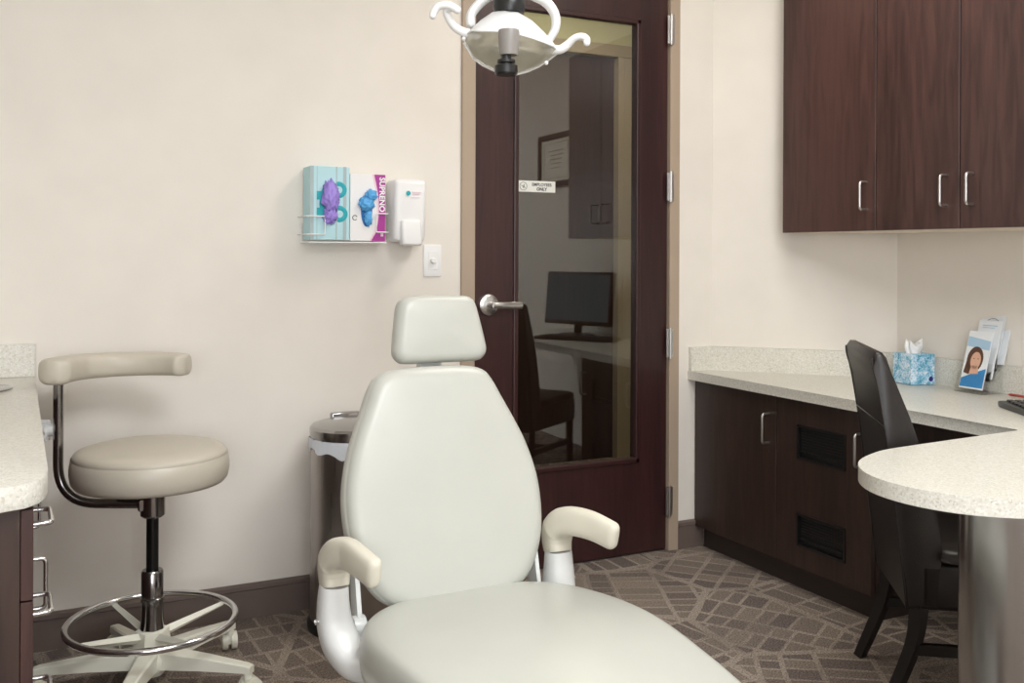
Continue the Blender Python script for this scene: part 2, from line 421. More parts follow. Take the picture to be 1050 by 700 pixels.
def text_mesh(body, size, depth=.0006, align='CENTER', bold=0):
    cu = bpy.data.curves.new('t', 'FONT'); cu.body = body; cu.size = size; cu.extrude = depth; cu.align_x = align; cu.align_y = 'CENTER'; cu.offset = bold
    cu.resolution_u = 3
    o = bpy.data.objects.new('t', cu); COL.objects.link(o)
    dg = bpy.context.evaluated_depsgraph_get(); me = bpy.data.meshes.new_from_object(o.evaluated_get(dg))
    bpy.data.objects.remove(o); bpy.data.curves.remove(cu); return me
def text_obj(name, body, size, mat, parent, mat4, depth=.0006, bold=0):
    me = text_mesh(body, size, depth, bold=bold); me.transform(mat4); me.name = name
    me.materials.clear(); me.materials.append(M[mat])
    o = bpy.data.objects.new(name, me); COL.objects.link(o)
    if parent: o.parent = parent
    return o
def frame4(o, x, y, z):
    m = Matrix.Identity(4)
    for i, v in enumerate((x, y, z)):
        for k in range(3): m[k][i] = v[k]
    for k in range(3): m[k][3] = o[k]
    return m
def disc_pts(cx, cy, rx, ry, n=28): return [(cx+rx*math.cos(2*PI*i/n), cy+ry*math.sin(2*PI*i/n)) for i in range(n)]

YW = 3.28; XR = 3.07; XL = -1.7; YF = -2.6; ZC = 2.75
struct = lambda o: tag(o, kind='structure')

# ------------------------------------------------------------------ room shell
struct(finish('floor', boxes(((XL-.15, YF-.15, -.06), (4.0, YW+1.75, 0))), 'carpet'))
struct(finish('ceiling', boxes(((XL-.15, YF-.15, ZC), (4.0, YW+1.75, ZC+.08))), 'ceil'))
DX0, DX1, DZ = 1.438, 2.406, 2.37
bm = bmesh.new()
box(bm, (XL-.12, YW, 0), (DX0+.01, YW+.12, ZC)); box(bm, (DX1-.01, YW, 0), (2.581, YW+.12, ZC)); box(bm, (DX0, YW, DZ-.01), (DX1, YW+.12, ZC))
struct(finish('wall_back', bm, 'wall'))
bm = bmesh.new(); prism(bm, [(2.581, YW), (XR, 2.755), (XR+.12, 2.755), (XR+.12, YW+.12), (2.581, YW+.12)], 0, ZC)
struct(finish('wall_corner', bm, 'wall'))
struct(finish('wall_right', boxes(((XR, YF-.12, 0), (XR+.12, 2.755, ZC))), 'wall'))
struct(finish('wall_left', boxes(((XL-.12, YF-.12, 0), (XL, YW, ZC))), 'wall'))
struct(finish('wall_front', boxes(((XL, YF-.12, 0), (XR, YF, ZC))), 'wall'))
def baseboard(name, x0, x1):
    bm = bmesh.new()
    prism(bm, [(YW, 0), (YW-.012, 0), (YW-.012, .092), (YW-.016, .095), (YW-.015, .107), (YW-.006, .113), (YW, .113)], x0, x1, axis='x')
    struct(finish(name, bm, 'base'))
baseboard('baseboard_back', .03, DX0); baseboard('baseboard_corner', DX1, 2.531)

# door frame (hollow metal)
bm = bmesh.new()
for x0, x1 in ((DX0, 1.492), (2.358, DX1)): box(bm, (x0, YW-.012, 0), (x1, YW+.13, DZ), .002, 1)
box(bm, (DX0, YW-.012, DZ-.055), (DX1, YW+.13, DZ), .002, 1)
struct(finish('trim_1', bm, 'frame'))
# door leaf
door = tag(bpy.data.objects.new('door_1', None), kind='structure'); COL.objects.link(door)
y0, y1 = YW+.006, YW+.05
gx0, gx1, gz0, gz1 = 1.672, 2.207, .385, 2.122
bm = bmesh.new()
box(bm, (1.495, y0, .008), (gx0-.004, y1, 2.312)); box(bm, (gx1+.004, y0, .008), (2.355, y1, 2.312))
finish('stile', bm, 'door', door)
bm = bmesh.new(); box(bm, (gx0-.004, y0, .008), (gx1+.004, y1, gz0-.004)); box(bm, (gx0-.004, y0, gz1+.004), (gx1+.004, y1, 2.312))
finish('rail', bm, 'door', door)
bm = bmesh.new(); w = .02
for a, b in (((gx0-.016, gz0-.016), (gx0+.004, gz1+.016)), ((gx1-.004, gz0-.016), (gx1+.016, gz1+.016)), ((gx0-.016, gz0-.016), (gx1+.016, gz0+.004)), ((gx0-.016, gz1-.004), (gx1+.016, gz1+.016))):
    box(bm, (a[0], y0-.008, a[1]), (b[0], y0+.026, b[1]), .004, 2)
finish('glazing_bead', bm, 'door', door)
bm = bmesh.new(); gw = (gx1-gx0)/2+.006; box(bm, (-gw, -.003, gz0-.004), (gw, .003, gz1+.004))
gp = finish('glass_pane', bm, 'glass', door); gp.location = ((gx0+gx1)/2, YW+.028, 0); gp.rotation_euler = (0, 0, math.radians(-1.25))
for z in (2.11, 1.475, .842, .203):
    bm = bmesh.new(); cyl(bm, (2.357, YW-.018, z-.057), (2.357, YW-.018, z+.057), .0075, n=14)
    for zz in (z-.059, z+.059): cyl(bm, (2.357, YW-.018, zz-.003), (2.357, YW-.018, zz+.003), .006, n=14)
    box(bm, (2.342, YW-.014, z-.057), (2.375, YW-.0105, z+.057)); 
    finish('hinge', bm, 'nickel', door, True, angle=30)
lv = finish('lever_handle', lathe(bmesh.new(), [(.001, YW-.012), (.026, YW-.013), (.038, YW-.006), (.04, YW+.002), (.04, YW+.008)], (1.552, 0, 1.012), 36, 'y'), 'nickel', door, True, angle=40)
bm = bmesh.new(); cyl(bm, (1.552, YW-.01, 1.012), (1.552, YW-.055, 1.012), .013, .011, 16)
sweep(bm, spline([(1.545, YW-.055, 1.013), (1.58, YW-.058, 1.012), (1.63, YW-.05, 1.01), (1.668, YW-.046, 1.009)], 5), [(.013, .012), (.010, .013), (.008, .014), (.006, .012)], 14, power=3)
finish('lever', bm, 'nickel', lv, True, angle=50)

# sign on the glass
s = thing('door_sign', 'small white plate with dark lettering and round symbol fixed on the door glass', 'sign', (1.761, YW+.024, 1.457))
finish('plate', boxes(((-.084, -.002, -.0215), (.084, .002, .0215)), bev=.0015), 'signp', s)
Y_ = lambda x, z, d=-.0026: frame4((x, d, z), (1, 0, 0), (0, 0, 1), (0, -1, 0))
text_obj('lettering', 'EMPLOYEES', .0165, 'ink', s, Y_(.024, .007), .0003, .0003)
text_obj('lettering', 'ONLY', .0165, 'ink', s, Y_(.024, -.010), .0003, .0006)
bm = bmesh.new(); sweep(bm, [(-.055+.015*math.cos(a), -.0026, .015*math.sin(a)) for a in [2*PI*i/28 for i in range(28)]], .0008, 6, closed=True)
cyl(bm, (-.055, -.0026, -.007), (-.052, -.0026, .007), .0018, .0014, 8); cyl(bm, (-.064, -.0026, .003), (-.046, -.0026, -.006), .001, n=8)
finish('symbol', bm, 'ink', s)

# corridor beyond the glass
struct(finish('wall_corridor', boxes(((.6, 4.9, 0), (.9, 5.0, ZC)), ((3.33, 4.9, 0), (3.9, 5.0, ZC)), ((.9, 4.9, 2.43), (3.33, 5.0, ZC))), 'corr'))
struct(finish('wall_corridor_end', boxes(((3.9, YW, 0), (4.0, 5.0, ZC)), ((.5, YW+.12, 0), (.6, 5.0, ZC))), 'corr'))
struct(finish('wall_corridor_side', boxes(((XR+.12, YW, 0), (3.9, YW+.12, ZC))), 'corr'))
struct(finish('door_2', boxes(((.97, 4.93, 0), (2.06, 4.97, 2.36)), ((2.065, 4.93, 0), (3.15, 4.97, 2.36)), bev=.004), 'door'))
struct(finish('trim_2', boxes(((.9, 4.88, 0), (.97, 4.98, 2.36)), ((3.15, 4.88, 0), (3.19, 4.98, 2.36)), ((3.192, 4.885, 0), (3.25, 4.98, 2.36)), ((3.252, 4.88, 0), (3.33, 4.98, 2.36)), ((.9, 4.88, 2.36), (3.33, 4.98, 2.43)), bev=.003), 'frame'))

# ------------------------------------------------------------------ wall mounted things
# dimmer plate
sw = thing('dimmer_switch', 'white wall dimmer plate with round knob beside the door frame', 'light switch', (1.327, YW, 1.175))
finish('plate', boxes(((-.034, -.006, -.057), (.034, 0, .057)), bev=.003), 'whitep', sw, True, angle=40)
bm = bmesh.new(); box(bm, (-.017, -.0075, -.033), (.017, -.005, .033), .001, 1); lathe(bm, [(.001, -.022), (.0085, -.022), (.0105, -.019), (.011, -.0075)], (0, 0, 0), 24, 'y')
finish('knob', bm, 'whitep', sw, True, angle=35)

# soap dispenser
sd = thing('soap_dispenser', 'white plastic wall soap dispenser with push lever, right of the glove boxes', 'soap dispenser', (1.208, YW, 1.345))
bm = bmesh.new(); box(bm, (-.058, -.105, -.105), (.058, 0, .112), .016, 4)
for v in bm.verts:
    if v.co.z < -.06 and v.co.y < -.05: v.co.y += .012
    if v.co.y < -.09: v.co.z -= .004*abs(v.co.x)/.05
finish('body', bm, 'whitep', sd, True, angle=50)
bm = bmesh.new(); box(bm, (-.037, -.122, -.118), (.037, -.08, -.028), .01, 3)
for v in bm.verts:
    if v.co.z > -.06: v.co.y += .014
finish('push_lever', bm, 'whitep', sd, True, angle=50)
bm = bmesh.new(); prism(bm, disc_pts(-.012, .062, .008, .008, 20), -.1072, -.104, 'y'); finish('level_window', bm, 'teal', sd)
bm = bmesh.new()
for x0, x1, zc in ((.002, .034, .066), (.004, .03, .060), (-.004, .03, .048)): box(bm, (x0, -.1060, zc-.0012), (x1, -.1045, zc+.0012))
finish('printed_line', bm, 'pinkl', sd)

# glove boxes and rack
def crumple(bm, c, r, seed, amp=.35, n=3):
    rr = bmesh.ops.create_icosphere(bm, subdivisions=4, radius=1)
    for v in rr['verts']:
        d = v.co.normalized()
        f = 1+amp*(noise.noise(d*2.2+Vector((seed, 0, 0)))+.7*noise.noise(d*5+Vector((0, seed, 0)))+.5*noise.noise(d*11+Vector((0, seed, 3)))+.3*noise.noise(d*20+Vector((seed, 1, 3))))
        v.co = Vector((c[0]+d.x*r[0]*f, c[1]+d.y*r[1]*f, c[2]+d.z*r[2]*f))
gb = thing('glove_box', 'pale blue glove box with lavender glove poking out, left in wall rack', 'glove box', (.924, YW-.006, 1.366), 0, 'glove boxes in the wall rack')
W2_, H2_ = .067, .122
finish('carton', boxes(((-W2_, -.088, -H2_), (W2_, 0, H2_)), bev=.0015, seg=1), 'bluebox', gb)
bm = bmesh.new(); box(bm, (-W2_-.0006, -.0885, -H2_), (-W2_+.012, -.0875, H2_)); box(bm, (.02, -.0885, -H2_), (.024, -.0878, H2_)); box(bm, (-.045, -.0885, -H2_), (-.043, -.0878, H2_))
box(bm, (.045, -.0886, -H2_), (.056, -.0878, H2_))
finish('printed_stripe', bm, 'blueside', gb)
bm = bmesh.new()
for cx, cz in ((.03, .045), (.033, -.035)):
    sweep(bm, [(cx+.02*math.cos(a), -.0885, cz+.02*math.sin(a)) for a in [math.radians(t) for t in range(-110, 111, 20)]], (.0075, .0015), 8, up=(0, 1, 0))
for cz in (.025, -.03): box(bm, (-.045, -.0888, cz-.014), (-.022, -.0878, cz+.014))
prism(bm, disc_pts(-.006, -.002, .03, .066), -.0889, -.0878, 'y')
finish('printed_mark', bm, 'teal', gb)
bm = bmesh.new(); crumple(bm, (-.002, -.098, .018), (.027, .018, .052), 3); crumple(bm, (.0, -.096, -.04), (.022, .014, .028), 9)
finish('glove', bm, 'purpleg', gb, True)
gb2 = thing('glove_box', 'white and magenta glove box with sky blue glove, right in wall rack', 'glove box', (1.058, YW-.006, 1.355), 0, 'glove boxes in the wall rack')
W2_, H2_ = .062, .113
finish('carton', boxes(((-W2_, -.078, -H2_), (W2_, 0, H2_)), bev=.0015, seg=1), 'whitecard', gb2)
bm = bmesh.new()
arc = [(.022, H2_)]+[(.022+.018*math.sin(PI*t/8), H2_-2*H2_*t/8) for t in range(1, 8)]+[(.012, -H2_)]
prism(bm, arc+[(W2_, -H2_), (W2_, H2_)], -.0787, -.0776, 'y'); finish('printed_band', bm, 'magenta', gb2)
bm = bmesh.new(); prism(bm, [(p[0]-.007, p[1]) for p in arc]+[(p[0]+.001, p[1]) for p in arc[::-1]], -.0785, -.0776, 'y'); finish('printed_edge', bm, 'pinkl', gb2)
text_obj('lettering', 'SUPRENO', .027, 'whitep', gb2, frame4((.05, -.079, .045), (0, 0, -1), (1, 0, 0), (0, -1, 0)), .0003, .0008)
text_obj('lettering', 'SE', .012, 'whitep', gb2, frame4((.05, -.079, -.092), (0, 0, -1), (1, 0, 0), (0, -1, 0)), .0003, .0004)
bm = bmesh.new(); sweep(bm, [(-.045+.008*math.cos(a), -.0785, -.035+.008*math.sin(a)) for a in [math.radians(t) for t in range(20, 340, 20)]], .0012, 6); finish('printed_ring', bm, 'ink', gb2)
bm = bmesh.new(); prism(bm, disc_pts(-.004, -.01, .02, .055), -.0789, -.0776, 'y'); finish('dispensing_slot', bm, 'blueslot', gb2)
bm = bmesh.new(); crumple(bm, (-.008, -.088, .012), (.026, .015, .024), 5, .3); crumple(bm, (.008, -.09, .042), (.02, .014, .018), 12, .35); crumple(bm, (.0, -.084, -.035), (.013, .01, .026), 21, .3)
finish('glove', bm, 'blueg', gb2, True)
rk = thing('glove_rack', 'white wire wall rack holding the two glove boxes', 'rack', (0, 0, 0))
bm = bmesh.new(); r = .0022
yf = YW-.1
for (xa, xb, za, zb, yy) in ((.842, .905, 1.322, 1.262, YW-.104), (1.085, 1.128, 1.335, 1.272, YW-.094)):
    p = [(xa, YW-.002, za), (xa, yy, za), (xb, yy, za), (xb, yy, zb), (xa, yy, zb), (xa, YW-.002, zb)] if xa < 1 else [(xb, YW-.002, za), (xb, yy, za), (xa, yy, za), (xa, yy, zb), (xb, yy, zb), (xb, YW-.002, zb)]
    sweep(bm, fillet(p, .006), r, 8)
sweep(bm, fillet([(.85, YW-.003, 1.30), (.85, YW-.003, 1.236), (.85, YW-.098, 1.236), (1.12, YW-.098, 1.236), (1.12, YW-.003, 1.236), (1.12, YW-.003, 1.30)], .006), r, 8)
sweep(bm, [(.99, YW-.003, 1.236), (.99, YW-.098, 1.236)], r, 8)
finish('wire_basket', bm, 'whitep', rk, True)

# ------------------------------------------------------------------ right hand counter, cabinets
HC, TC = .724, .036
def arc_pts(pts): return pts
pen = [(2.457, 1.775), (2.2, 1.765), (2.0, 1.752), (1.9, 1.742), (1.82, 1.715), (1.75, 1.678), (1.70, 1.632), (1.662, 1.575), (1.642, 1.515), (1.638, 1.45), (1.65, 1.392), (1.677, 1.337), (1.72, 1.29), (1.78, 1.247), (1.87, 1.20), (2.0, 1.15), (2.2, 1.10), (2.45, 1.07), (2.7, 1.06), (XR, 1.06)]
sp = [(p.x, p.y) for p in spline([(x, y, 0) for x, y in pen[1:-2]], 4)]
poly = [(2.457, YW-.001), (2.457, 1.79), (2.45, 1.775)]+sp+pen[-2:]+[(XR-.001, 2.755), (2.582, YW-.001)]
wt = thing('worktop', 'cream speckled quartz desk top with rounded peninsula end and low splashback', 'countertop', (0, 0, 0))
bm = bmesh.new(); prism(bm, poly, HC-TC, HC, bev=.004, seg=2)
finish('slab', bm, 'quartz', wt, True, angle=35)
bm = bmesh.new(); t = .018
prism(bm, [(2.462, YW), (2.462, YW-t), (2.57, YW-t), (XR-t-.004, 2.747), (XR-t, 1.07), (XR, 1.07), (XR, 2.757), (2.583, YW)], HC, HC+.098, bev=.0015, seg=1)
finish('splashback', bm, 'quartz', wt)
pl = thing('support_column', 'brushed steel round column holding up the rounded end of the desk top', 'column', (1.895, 1.395, 0))
bm = bmesh.new(); lathe(bm, [(.102, 0), (.102, HC-TC-.001)], n=64); finish('tube', bm, 'steel', pl, True, angle=40)
bm = bmesh.new(); lathe(bm, [(.112, 0), (.112, .012), (.103, .016)], n=64); finish('base_ring', bm, 'steel', pl, True, angle=40)

def pull_handle(name, parent, c, axis, length, out, proj=.032, r=.0048, mat='nickel'):
    """D pull: c centre on the face, axis direction of bar, out outward unit vec"""
    a = Vector(axis)*length/2; o = Vector(out)*proj; c = Vector(c)
    bm = bmesh.new(); sweep(bm, fillet([c+a, c+a+o, c-a+o, c-a], .012, 5), r, 10)
    return finish(name, bm, mat, parent, True, angle=60)

lc = thing('base_cabinet', 'dark wood base cabinet under the desk top with two black vents in its right door', 'cabinet', (0, 0, 0))
bm = bmesh.new(); box(bm, (2.509, 2.335, .085), (3.05, 2.73, HC-TC-.002)); 
prism(bm, [(2.509, 2.73), (3.05, 2.73), (2.59, YW-.015), (2.509, YW-.002)], .085, HC-TC-.002)
finish('carcass', bm, 'lower', lc)
bm = bmesh.new(); prism(bm, [(2.53, 2.34), (2.95, 2.34), (2.95, 2.8), (2.6, YW-.02), (2.53, YW-.02)], 0, .086); finish('toe_kick', bm, 'toe', lc)
d = finish('door', boxes(((2.49, 2.788, .088), (2.508, 3.272, HC-TC-.006)), bev=.001, seg=1), 'lower', lc)
pull_handle('handle', d, (2.49, 2.827, .559), (0, 0, 1), .108, (-1, 0, 0))
vents = ((.478, .592), (.168, .277)); ya, yb = 2.451, 2.674
bm = bmesh.new(); Ys = (2.338, ya, yb, 2.783); Zs = (.088, vents[1][0], vents[1][1], vents[0][0], vents[0][1], HC-TC-.006)
for i in range(3):
    for j in range(5):
        if i == 1 and j in (1, 3): continue
        box(bm, (2.49, Ys[i], Zs[j]), (2.508, Ys[i+1], Zs[j+1]))
bmesh.ops.remove_doubles(bm, verts=bm.verts[:], dist=1e-5)
d = finish('door', bm, 'lower', lc)
pull_handle('handle', d, (2.49, 2.378, .558), (0, 0, 1), .108, (-1, 0, 0))
for z0, z1 in vents:
    bm = bmesh.new()
    box(bm, (2.486, ya-.004, z0-.004), (2.509, ya+.004, z1+.004)); box(bm, (2.486, yb-.004, z0-.004), (2.509, yb+.004, z1+.004))
    box(bm, (2.486, ya, z0-.004), (2.509, yb, z0+.004)); box(bm, (2.486, ya, z1-.004), (2.509, yb, z1+.004))
    box(bm, (2.5, ya, z0), (2.508, yb, z1)); box(bm, (2.488, ya+.01, z0+.022), (2.502, yb-.01, z0+.026))
    for k in range(7): 
        zz = z0+.036+k*.01; box(bm, (2.497, ya+.01, zz), (2.503, yb-.01, zz+.004))
    finish('vent_grille', bm, 'black', d)

uc = thing('wall_cabinet', 'dark cherry wall cabinet with three doors hung above the desk top', 'cabinet', (0, 0, 0))
XU = 2.69
bm = bmesh.new(); box(bm, (XU+.02, 1.815, 1.296), (XR, 2.98, 2.30)) if False else None
bm = bmesh.new()
cutd = YW-(XR-2.581)*0
prism(bm, [(XU+.02, 1.80), (XR-.001, 1.80), (XR-.001, 2.74), (2.865, 2.972), (XU+.02, 2.978)], 1.2975, 2.30)
finish('carcass', bm, 'upper', uc)
bm = bmesh.new(); prism(bm, [(XU+.019, 1.80), (XR-.001, 1.80), (XR-.001, 2.74), (2.865, 2.972), (XU+.019, 2.972)], 1.287, 1.297); finish('underside', bm, 'undercab', uc)
for a, b, hy in ((2.512, 2.98, 2.553), (2.168, 2.508, 2.2155), (1.80, 2.164, 2.117)):
    d = finish('door', boxes(((XU, a, 1.288), (XU+.019, b, 2.30)), bev=.001, seg=1), 'upper', uc)
    pull_handle('handle', d, (XU, hy, 1.412), (0, 0, 1), .098, (-1, 0, 0))

# tissue box
tb = thing('tissue_box', 'blue and white patterned cube tissue box with tissue showing, on the desk top', 'tissue box', (2.987, 2.602, HC), math.radians(-4))
h = .052
bm = bmesh.new(); box(bm, (-h, -h, .001), (h, h, .113), .002, 1); finish('carton', bm, 'tissuebox', tb, loc=None)
for c in tb.children: c.rotation_euler = (0, 0, 0)
bm = bmesh.new(); prism(bm, disc_pts(0, 0, .03, .022), .113, .1138); finish('opening', bm, 'whitecard', tb)
bm = bmesh.new()
n = 30; ringsz = [(0, .02, .105), (.01, .028, .122), (.02, .034, .138), (.026, .030, .152)]
rs = []
for k, (am, rr, z) in enumerate(ringsz):
    ring = []
    for i in range(n):
        a = 2*PI*i/n; f = rr*(1+.28*math.sin(3*a+k*.4)+.16*math.sin(7*a)); zz = z+(.010*math.sin(5*a+1) if k == 3 else 0)+(.008*math.cos(2*a) if k == 3 else 0)
        ring.append(bm.verts.new((f*math.cos(a)*1.0, f*math.sin(a)*.55, zz)))
    rs.append(ring)
for a, b in zip(rs, rs[1:]):
    for i in range(n): bm.faces.new((a[i], a[(i+1) % n], b[(i+1) % n], b[i]))
c0 = bm.verts.new((0, 0, .148))
for i in range(n): bm.faces.new((rs[-1][i], rs[-1][(i+1) % n], c0))
ts = finish('tissue', bm, 'tissue', tb, True); 
bm = bmesh.new(); prism(bm, disc_pts(-.036+.0, .022, .009, .0095, 20), -h-.001, -h+.001, 'y'); e = finish('printed_emblem', bm, 'navy', tb)
tb.rotation_euler = (0, 0, math.radians(-10))
e.location = (.07, 0, 0)

# brochure holder: faces -X
bh = thing('brochure_holder', 'clear acrylic tiered brochure holder standing on the desk top by the wall', 'brochure holder', (2.95, 2.338, HC), math.radians(-3))
# local: x back (+), y lateral
lean = .27
bm = bmesh.new()
def slab(bm, x0, z0, L, w, t=.0025, tilt=lean, yoff=0):
    m4 = Matrix.Translation((x0, yoff, z0)) @ Matrix.Rotation(tilt, 4, 'Y')
    box(bm, (-t/2, -w/2, 0), (t/2, w/2, L), mat4=m4)
tiers = ((.014, .012), (.044, .045), (.074, .08))
for x0, z0 in tiers:
    slab(bm, x0-.012, z0, .06, .116); slab(bm, x0+.014, z0, .15, .116)
    box(bm, (x0-.012, -.058, z0-.002), (x0+.014, .058, z0+.001))
for yy in (-.058, .056):
    prism(bm, [(-.004, 0), (.125, 0), (.125, .002), (.165, .2), (.13, .2), (.10, .135), (.07, .12), (.05, .08), (.022, .072)], yy, yy+.002, 'y')
box(bm, (-.004, -.058, .0005), (.125, .058, .003))
finish('rack', bm, 'acrylic', bh)
def brochure(label, x0, z0, L, w, yoff, t=.004, tilt=lean, face=None):
    b = thing('brochure', label, 'brochure', (2.95, 2.338, HC), math.radians(-3), 'brochures in the acrylic holder')
    bm = bmesh.new(); slab(bm, x0, z0, L, w, t, tilt, yoff); finish('booklet', bm, 'paper', b)
    m4 = Matrix.Translation((x0, yoff, z0)) @ Matrix.Rotation(tilt, 4, 'Y') @ frame4((-t/2-.0004, 0, 0), (0, -1, 0), (0, 0, 1), (-1, 0, 0))
    return b, m4
def flat(name, pts, mat, parent, m4, h=0.0003):
    bm = bmesh.new(); prism(bm, pts, 0, h); bmesh.ops.transform(bm, matrix=m4, verts=bm.verts[:]); return finish(name, bm, mat, parent)
b, m4 = brochure('front brochure with photo of a smiling brown haired woman in the acrylic holder', .012, .014, .205, .098, 0, .003)
flat('printed_top', [(-.047, .15), (.047, .14), (.047, .172), (-.047, .185)], 'paperblue', b, m4)
flat('printed_base', [(-.047, .006), (.047, .006), (.047, .075), (.01, .06), (-.047, .035)], 'seablue', b, m4, .0006)
flat('printed_portrait', disc_pts(-.004, .105, .033, .045, 24)+[], 'hairp', b, m4, .0007)
flat('printed_portrait', [(-.036, .10), (-.012, .07), (-.02, .05), (-.042, .055)], 'hairp', b, m4, .0007)
flat('printed_face', disc_pts(0, .100, .021, .031, 24), 'skin', b, m4, .0010)
flat('printed_face', [(-.013, .085), (.013, .085), (.02, .055), (-.018, .05)], 'skin', b, m4, .0010)
flat('printed_smile', [(-.009, .087), (0, .083), (.009, .087), (0, .0815)], 'whitecard', b, m4, .0013)
for sx in (-.008, .009): flat('printed_eye', disc_pts(sx, .107, .003, .0015, 10), 'hairp', b, m4, .0013)
b, m4 = brochure('second brochure, plain white, behind the woman portrait in the acrylic holder', .044, .052, .205, .095, -.012, .003)
flat('printed_text', [(-.03, .185), (.03, .185), (.03, .188), (-.03, .188)], 'paperblue', b, m4)
flat('printed_text', [(-.03, .178), (.02, .178), (.02, .18), (-.03, .18)], 'paperblue', b, m4)
b, m4 = brochure('topmost brochure with a ring drawing at the back of the acrylic holder', .074, .088, .212, .095, -.004, .003)
flat('printed_title', [(-.02, .19), (.02, .19), (.02, .195), (-.02, .195)], 'paperblue', b, m4)
bm = bmesh.new(); sweep(bm, [(.034*math.cos(a), .14+.034*math.sin(a), .0005) for a in [2*PI*i/30 for i in range(30)]], .0008, 6, closed=True); prism(bm, disc_pts(0, .15, .012, .012), 0, .0006)
bmesh.ops.transform(bm, matrix=m4, verts=bm.verts[:]); finish('printed_ring', bm, 'ink', b)
b, m4 = brochure('white and blue side brochure sticking out right in the acrylic holder', .092, .10, .19, .075, -.03, .003)
flat('printed_stripe', [(-.036, .01), (-.02, .01), (-.02, .12), (-.036, .12)], 'navy', b, m4)

# keyboard
kb = thing('keyboard', 'black computer keyboard with rounded corners lying on the desk top', 'keyboard', (2.715, 1.86, HC), 0)
ang = math.atan2(-.167, -.116)  # along front edge
kb.rotation_euler = (0, 0, ang)
bm = bmesh.new(); prism(bm, outline_spline([(-.235, -.06), (-.2, -.082), (0, -.07), (.2, -.082), (.235, -.06), (.238, .05), (.21, .078), (0, .082), (-.21, .078), (-.238, .05)], 5), .001, .017, bev=.004)
finish('case', bm, 'black', kb, True, angle=50)
for rr in range(5):
    for c in range(14):
        if abs(c-6.5) < 7:
            x = -.205+c*.0305; y = -.048+rr*.0235
            bm = bmesh.new(); box(bm, (x-.0125, y-.0095, .015), (x+.0125, y+.0095, .0235), .002, 1); finish('key', bm, 'black', kb)
# monitor
mo = thing('monitor', 'black flat computer monitor on the desk top, seen reflected in the door glass', 'monitor', (2.86, 1.57, HC), 0)
bm = bmesh.new(); lathe(bm, [(.11, .001), (.11, .008), (.06, .014)], n=40); finish('base', bm, 'black', mo, True, angle=40)
bm = bmesh.new(); sweep(bm, [(.02, 0, .01), (.028, 0, .1), (.03, 0, .2)], [(.03, .012)]*3, 14, up=(1, 0, 0)); finish('neck', bm, 'black', mo, True)
MT = Matrix.Rotation(math.radians(6), 4, 'Y')
bm = bmesh.new(); box(bm, (-.005, -.255, .06), (.028, .255, .375), .008, 2, mat4=MT); finish('housing', bm, 'black', mo, True, angle=40)
bm = bmesh.new(); box(bm, (-.0065, -.238, .085), (-.004, .238, .358), mat4=MT); finish('screen', bm, 'screen', mo)
mo.rotation_euler = (0, 0, math.radians(-21))
# pen
bm = bmesh.new(); cyl(bm, (0, -.07, 0), (0, .06, 0), .004, n=10); cyl(bm, (0, .06, 0), (0, .07, 0), .004, .001, 10)
o = finish('pen', bm, 'red', None, True, loc=(3.025, 2.17, HC+.0042)); tag(o, 'thin red pen lying on the desk top beside the splashback', 'pen')
# certificate on right wall
ct = thing('framed_certificate', 'framed certificate with dark frame, reflected in the door glass', 'picture frame', (XR, .90, 1.82))
bm = bmesh.new(); w_, h_ = .25, .175
for a, b in (((-w_, -h_), (-w_+.036, h_)), ((w_-.036, -h_), (w_, h_)), ((-w_+.036, -h_), (w_-.036, -h_+.036)), ((-w_+.036, h_-.036), (w_-.036, h_))): box(bm, (-.022, a[0], a[1]), (0, b[0], b[1]), .003, 1)
finish('frame', bm, 'black', ct)
finish('paper', boxes(((-.008, -w_+.02, -h_+.02), (-.003, w_-.02, h_-.02))), 'cert', ct)
bm = bmesh.new(); q = .17; q2 = .115
sweep(bm, [(-.009, -q, -q2), (-.009, q, -q2), (-.009, q, q2), (-.009, -q, q2)], .002, 6, closed=True)
for k in range(5): box(bm, (-.0095, -.11+.01*k, .06-.028*k), (-.008, .11-.01*k, .066-.028*k))
finish('printed_border', bm, 'certline', ct)

# ------------------------------------------------------------------ left counter
lt = thing('worktop', 'cream speckled quartz side counter top along the left edge with rounded front corner', 'countertop', (0, 0, 0))
XE = .047; ZL = .828
pts = [(XE, YW-.001), (XE, 1.86), (XE-.004, 1.815), (XE-.014, 1.78), (XE-.035, 1.755), (XE-.07, 1.742), (-.2, 1.73), (-.62, 1.71), (-.62, YW-.001)]
bm = bmesh.new(); prism(bm, pts, ZL-.04, ZL, bev=.004, seg=2); finish('slab', bm, 'quartz', lt, True, angle=35)
finish('splashback', boxes(((-.62, YW-.018, ZL), (XE, YW, ZL+.098)), bev=.0015, seg=1), 'quartz', lt)
XC = .024
sc = thing('base_cabinet', 'dark wood side cabinet with drawers and doors under the left counter', 'cabinet', (0, 0, 0))
finish('carcass', boxes(((-.6, 1.772, .09), (XC-.02, YW-.004, ZL-.041))), 'lower', sc)
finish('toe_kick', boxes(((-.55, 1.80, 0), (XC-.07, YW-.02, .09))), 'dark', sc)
zz = [.095, .29, .468, .634, .784]
for i in range(4):
    d = finish('drawer', boxes(((XC-.019, 1.772, zz[i]+.0015), (XC, 2.262, zz[i+1]-.0015)), bev=.001, seg=1), 'upper', sc)
    zc = (.2, .39, .548, .71)[i]
    pull_handle('handle', d, (XC, 2.02, zc), (0, 1, 0), .108, (1, 0, 0), mat='chrome')
for a, b, hy in ((2.265, 2.76, 2.36), (2.763, 3.26, 3.06)):
    d = finish('door', boxes(((XC-.019, a, .096), (XC, b, .784)), bev=.001, seg=1), 'upper', sc)
    pull_handle('handle', d, (XC, hy, .482), (0, 0, 1), .108, (1, 0, 0), mat='chrome')
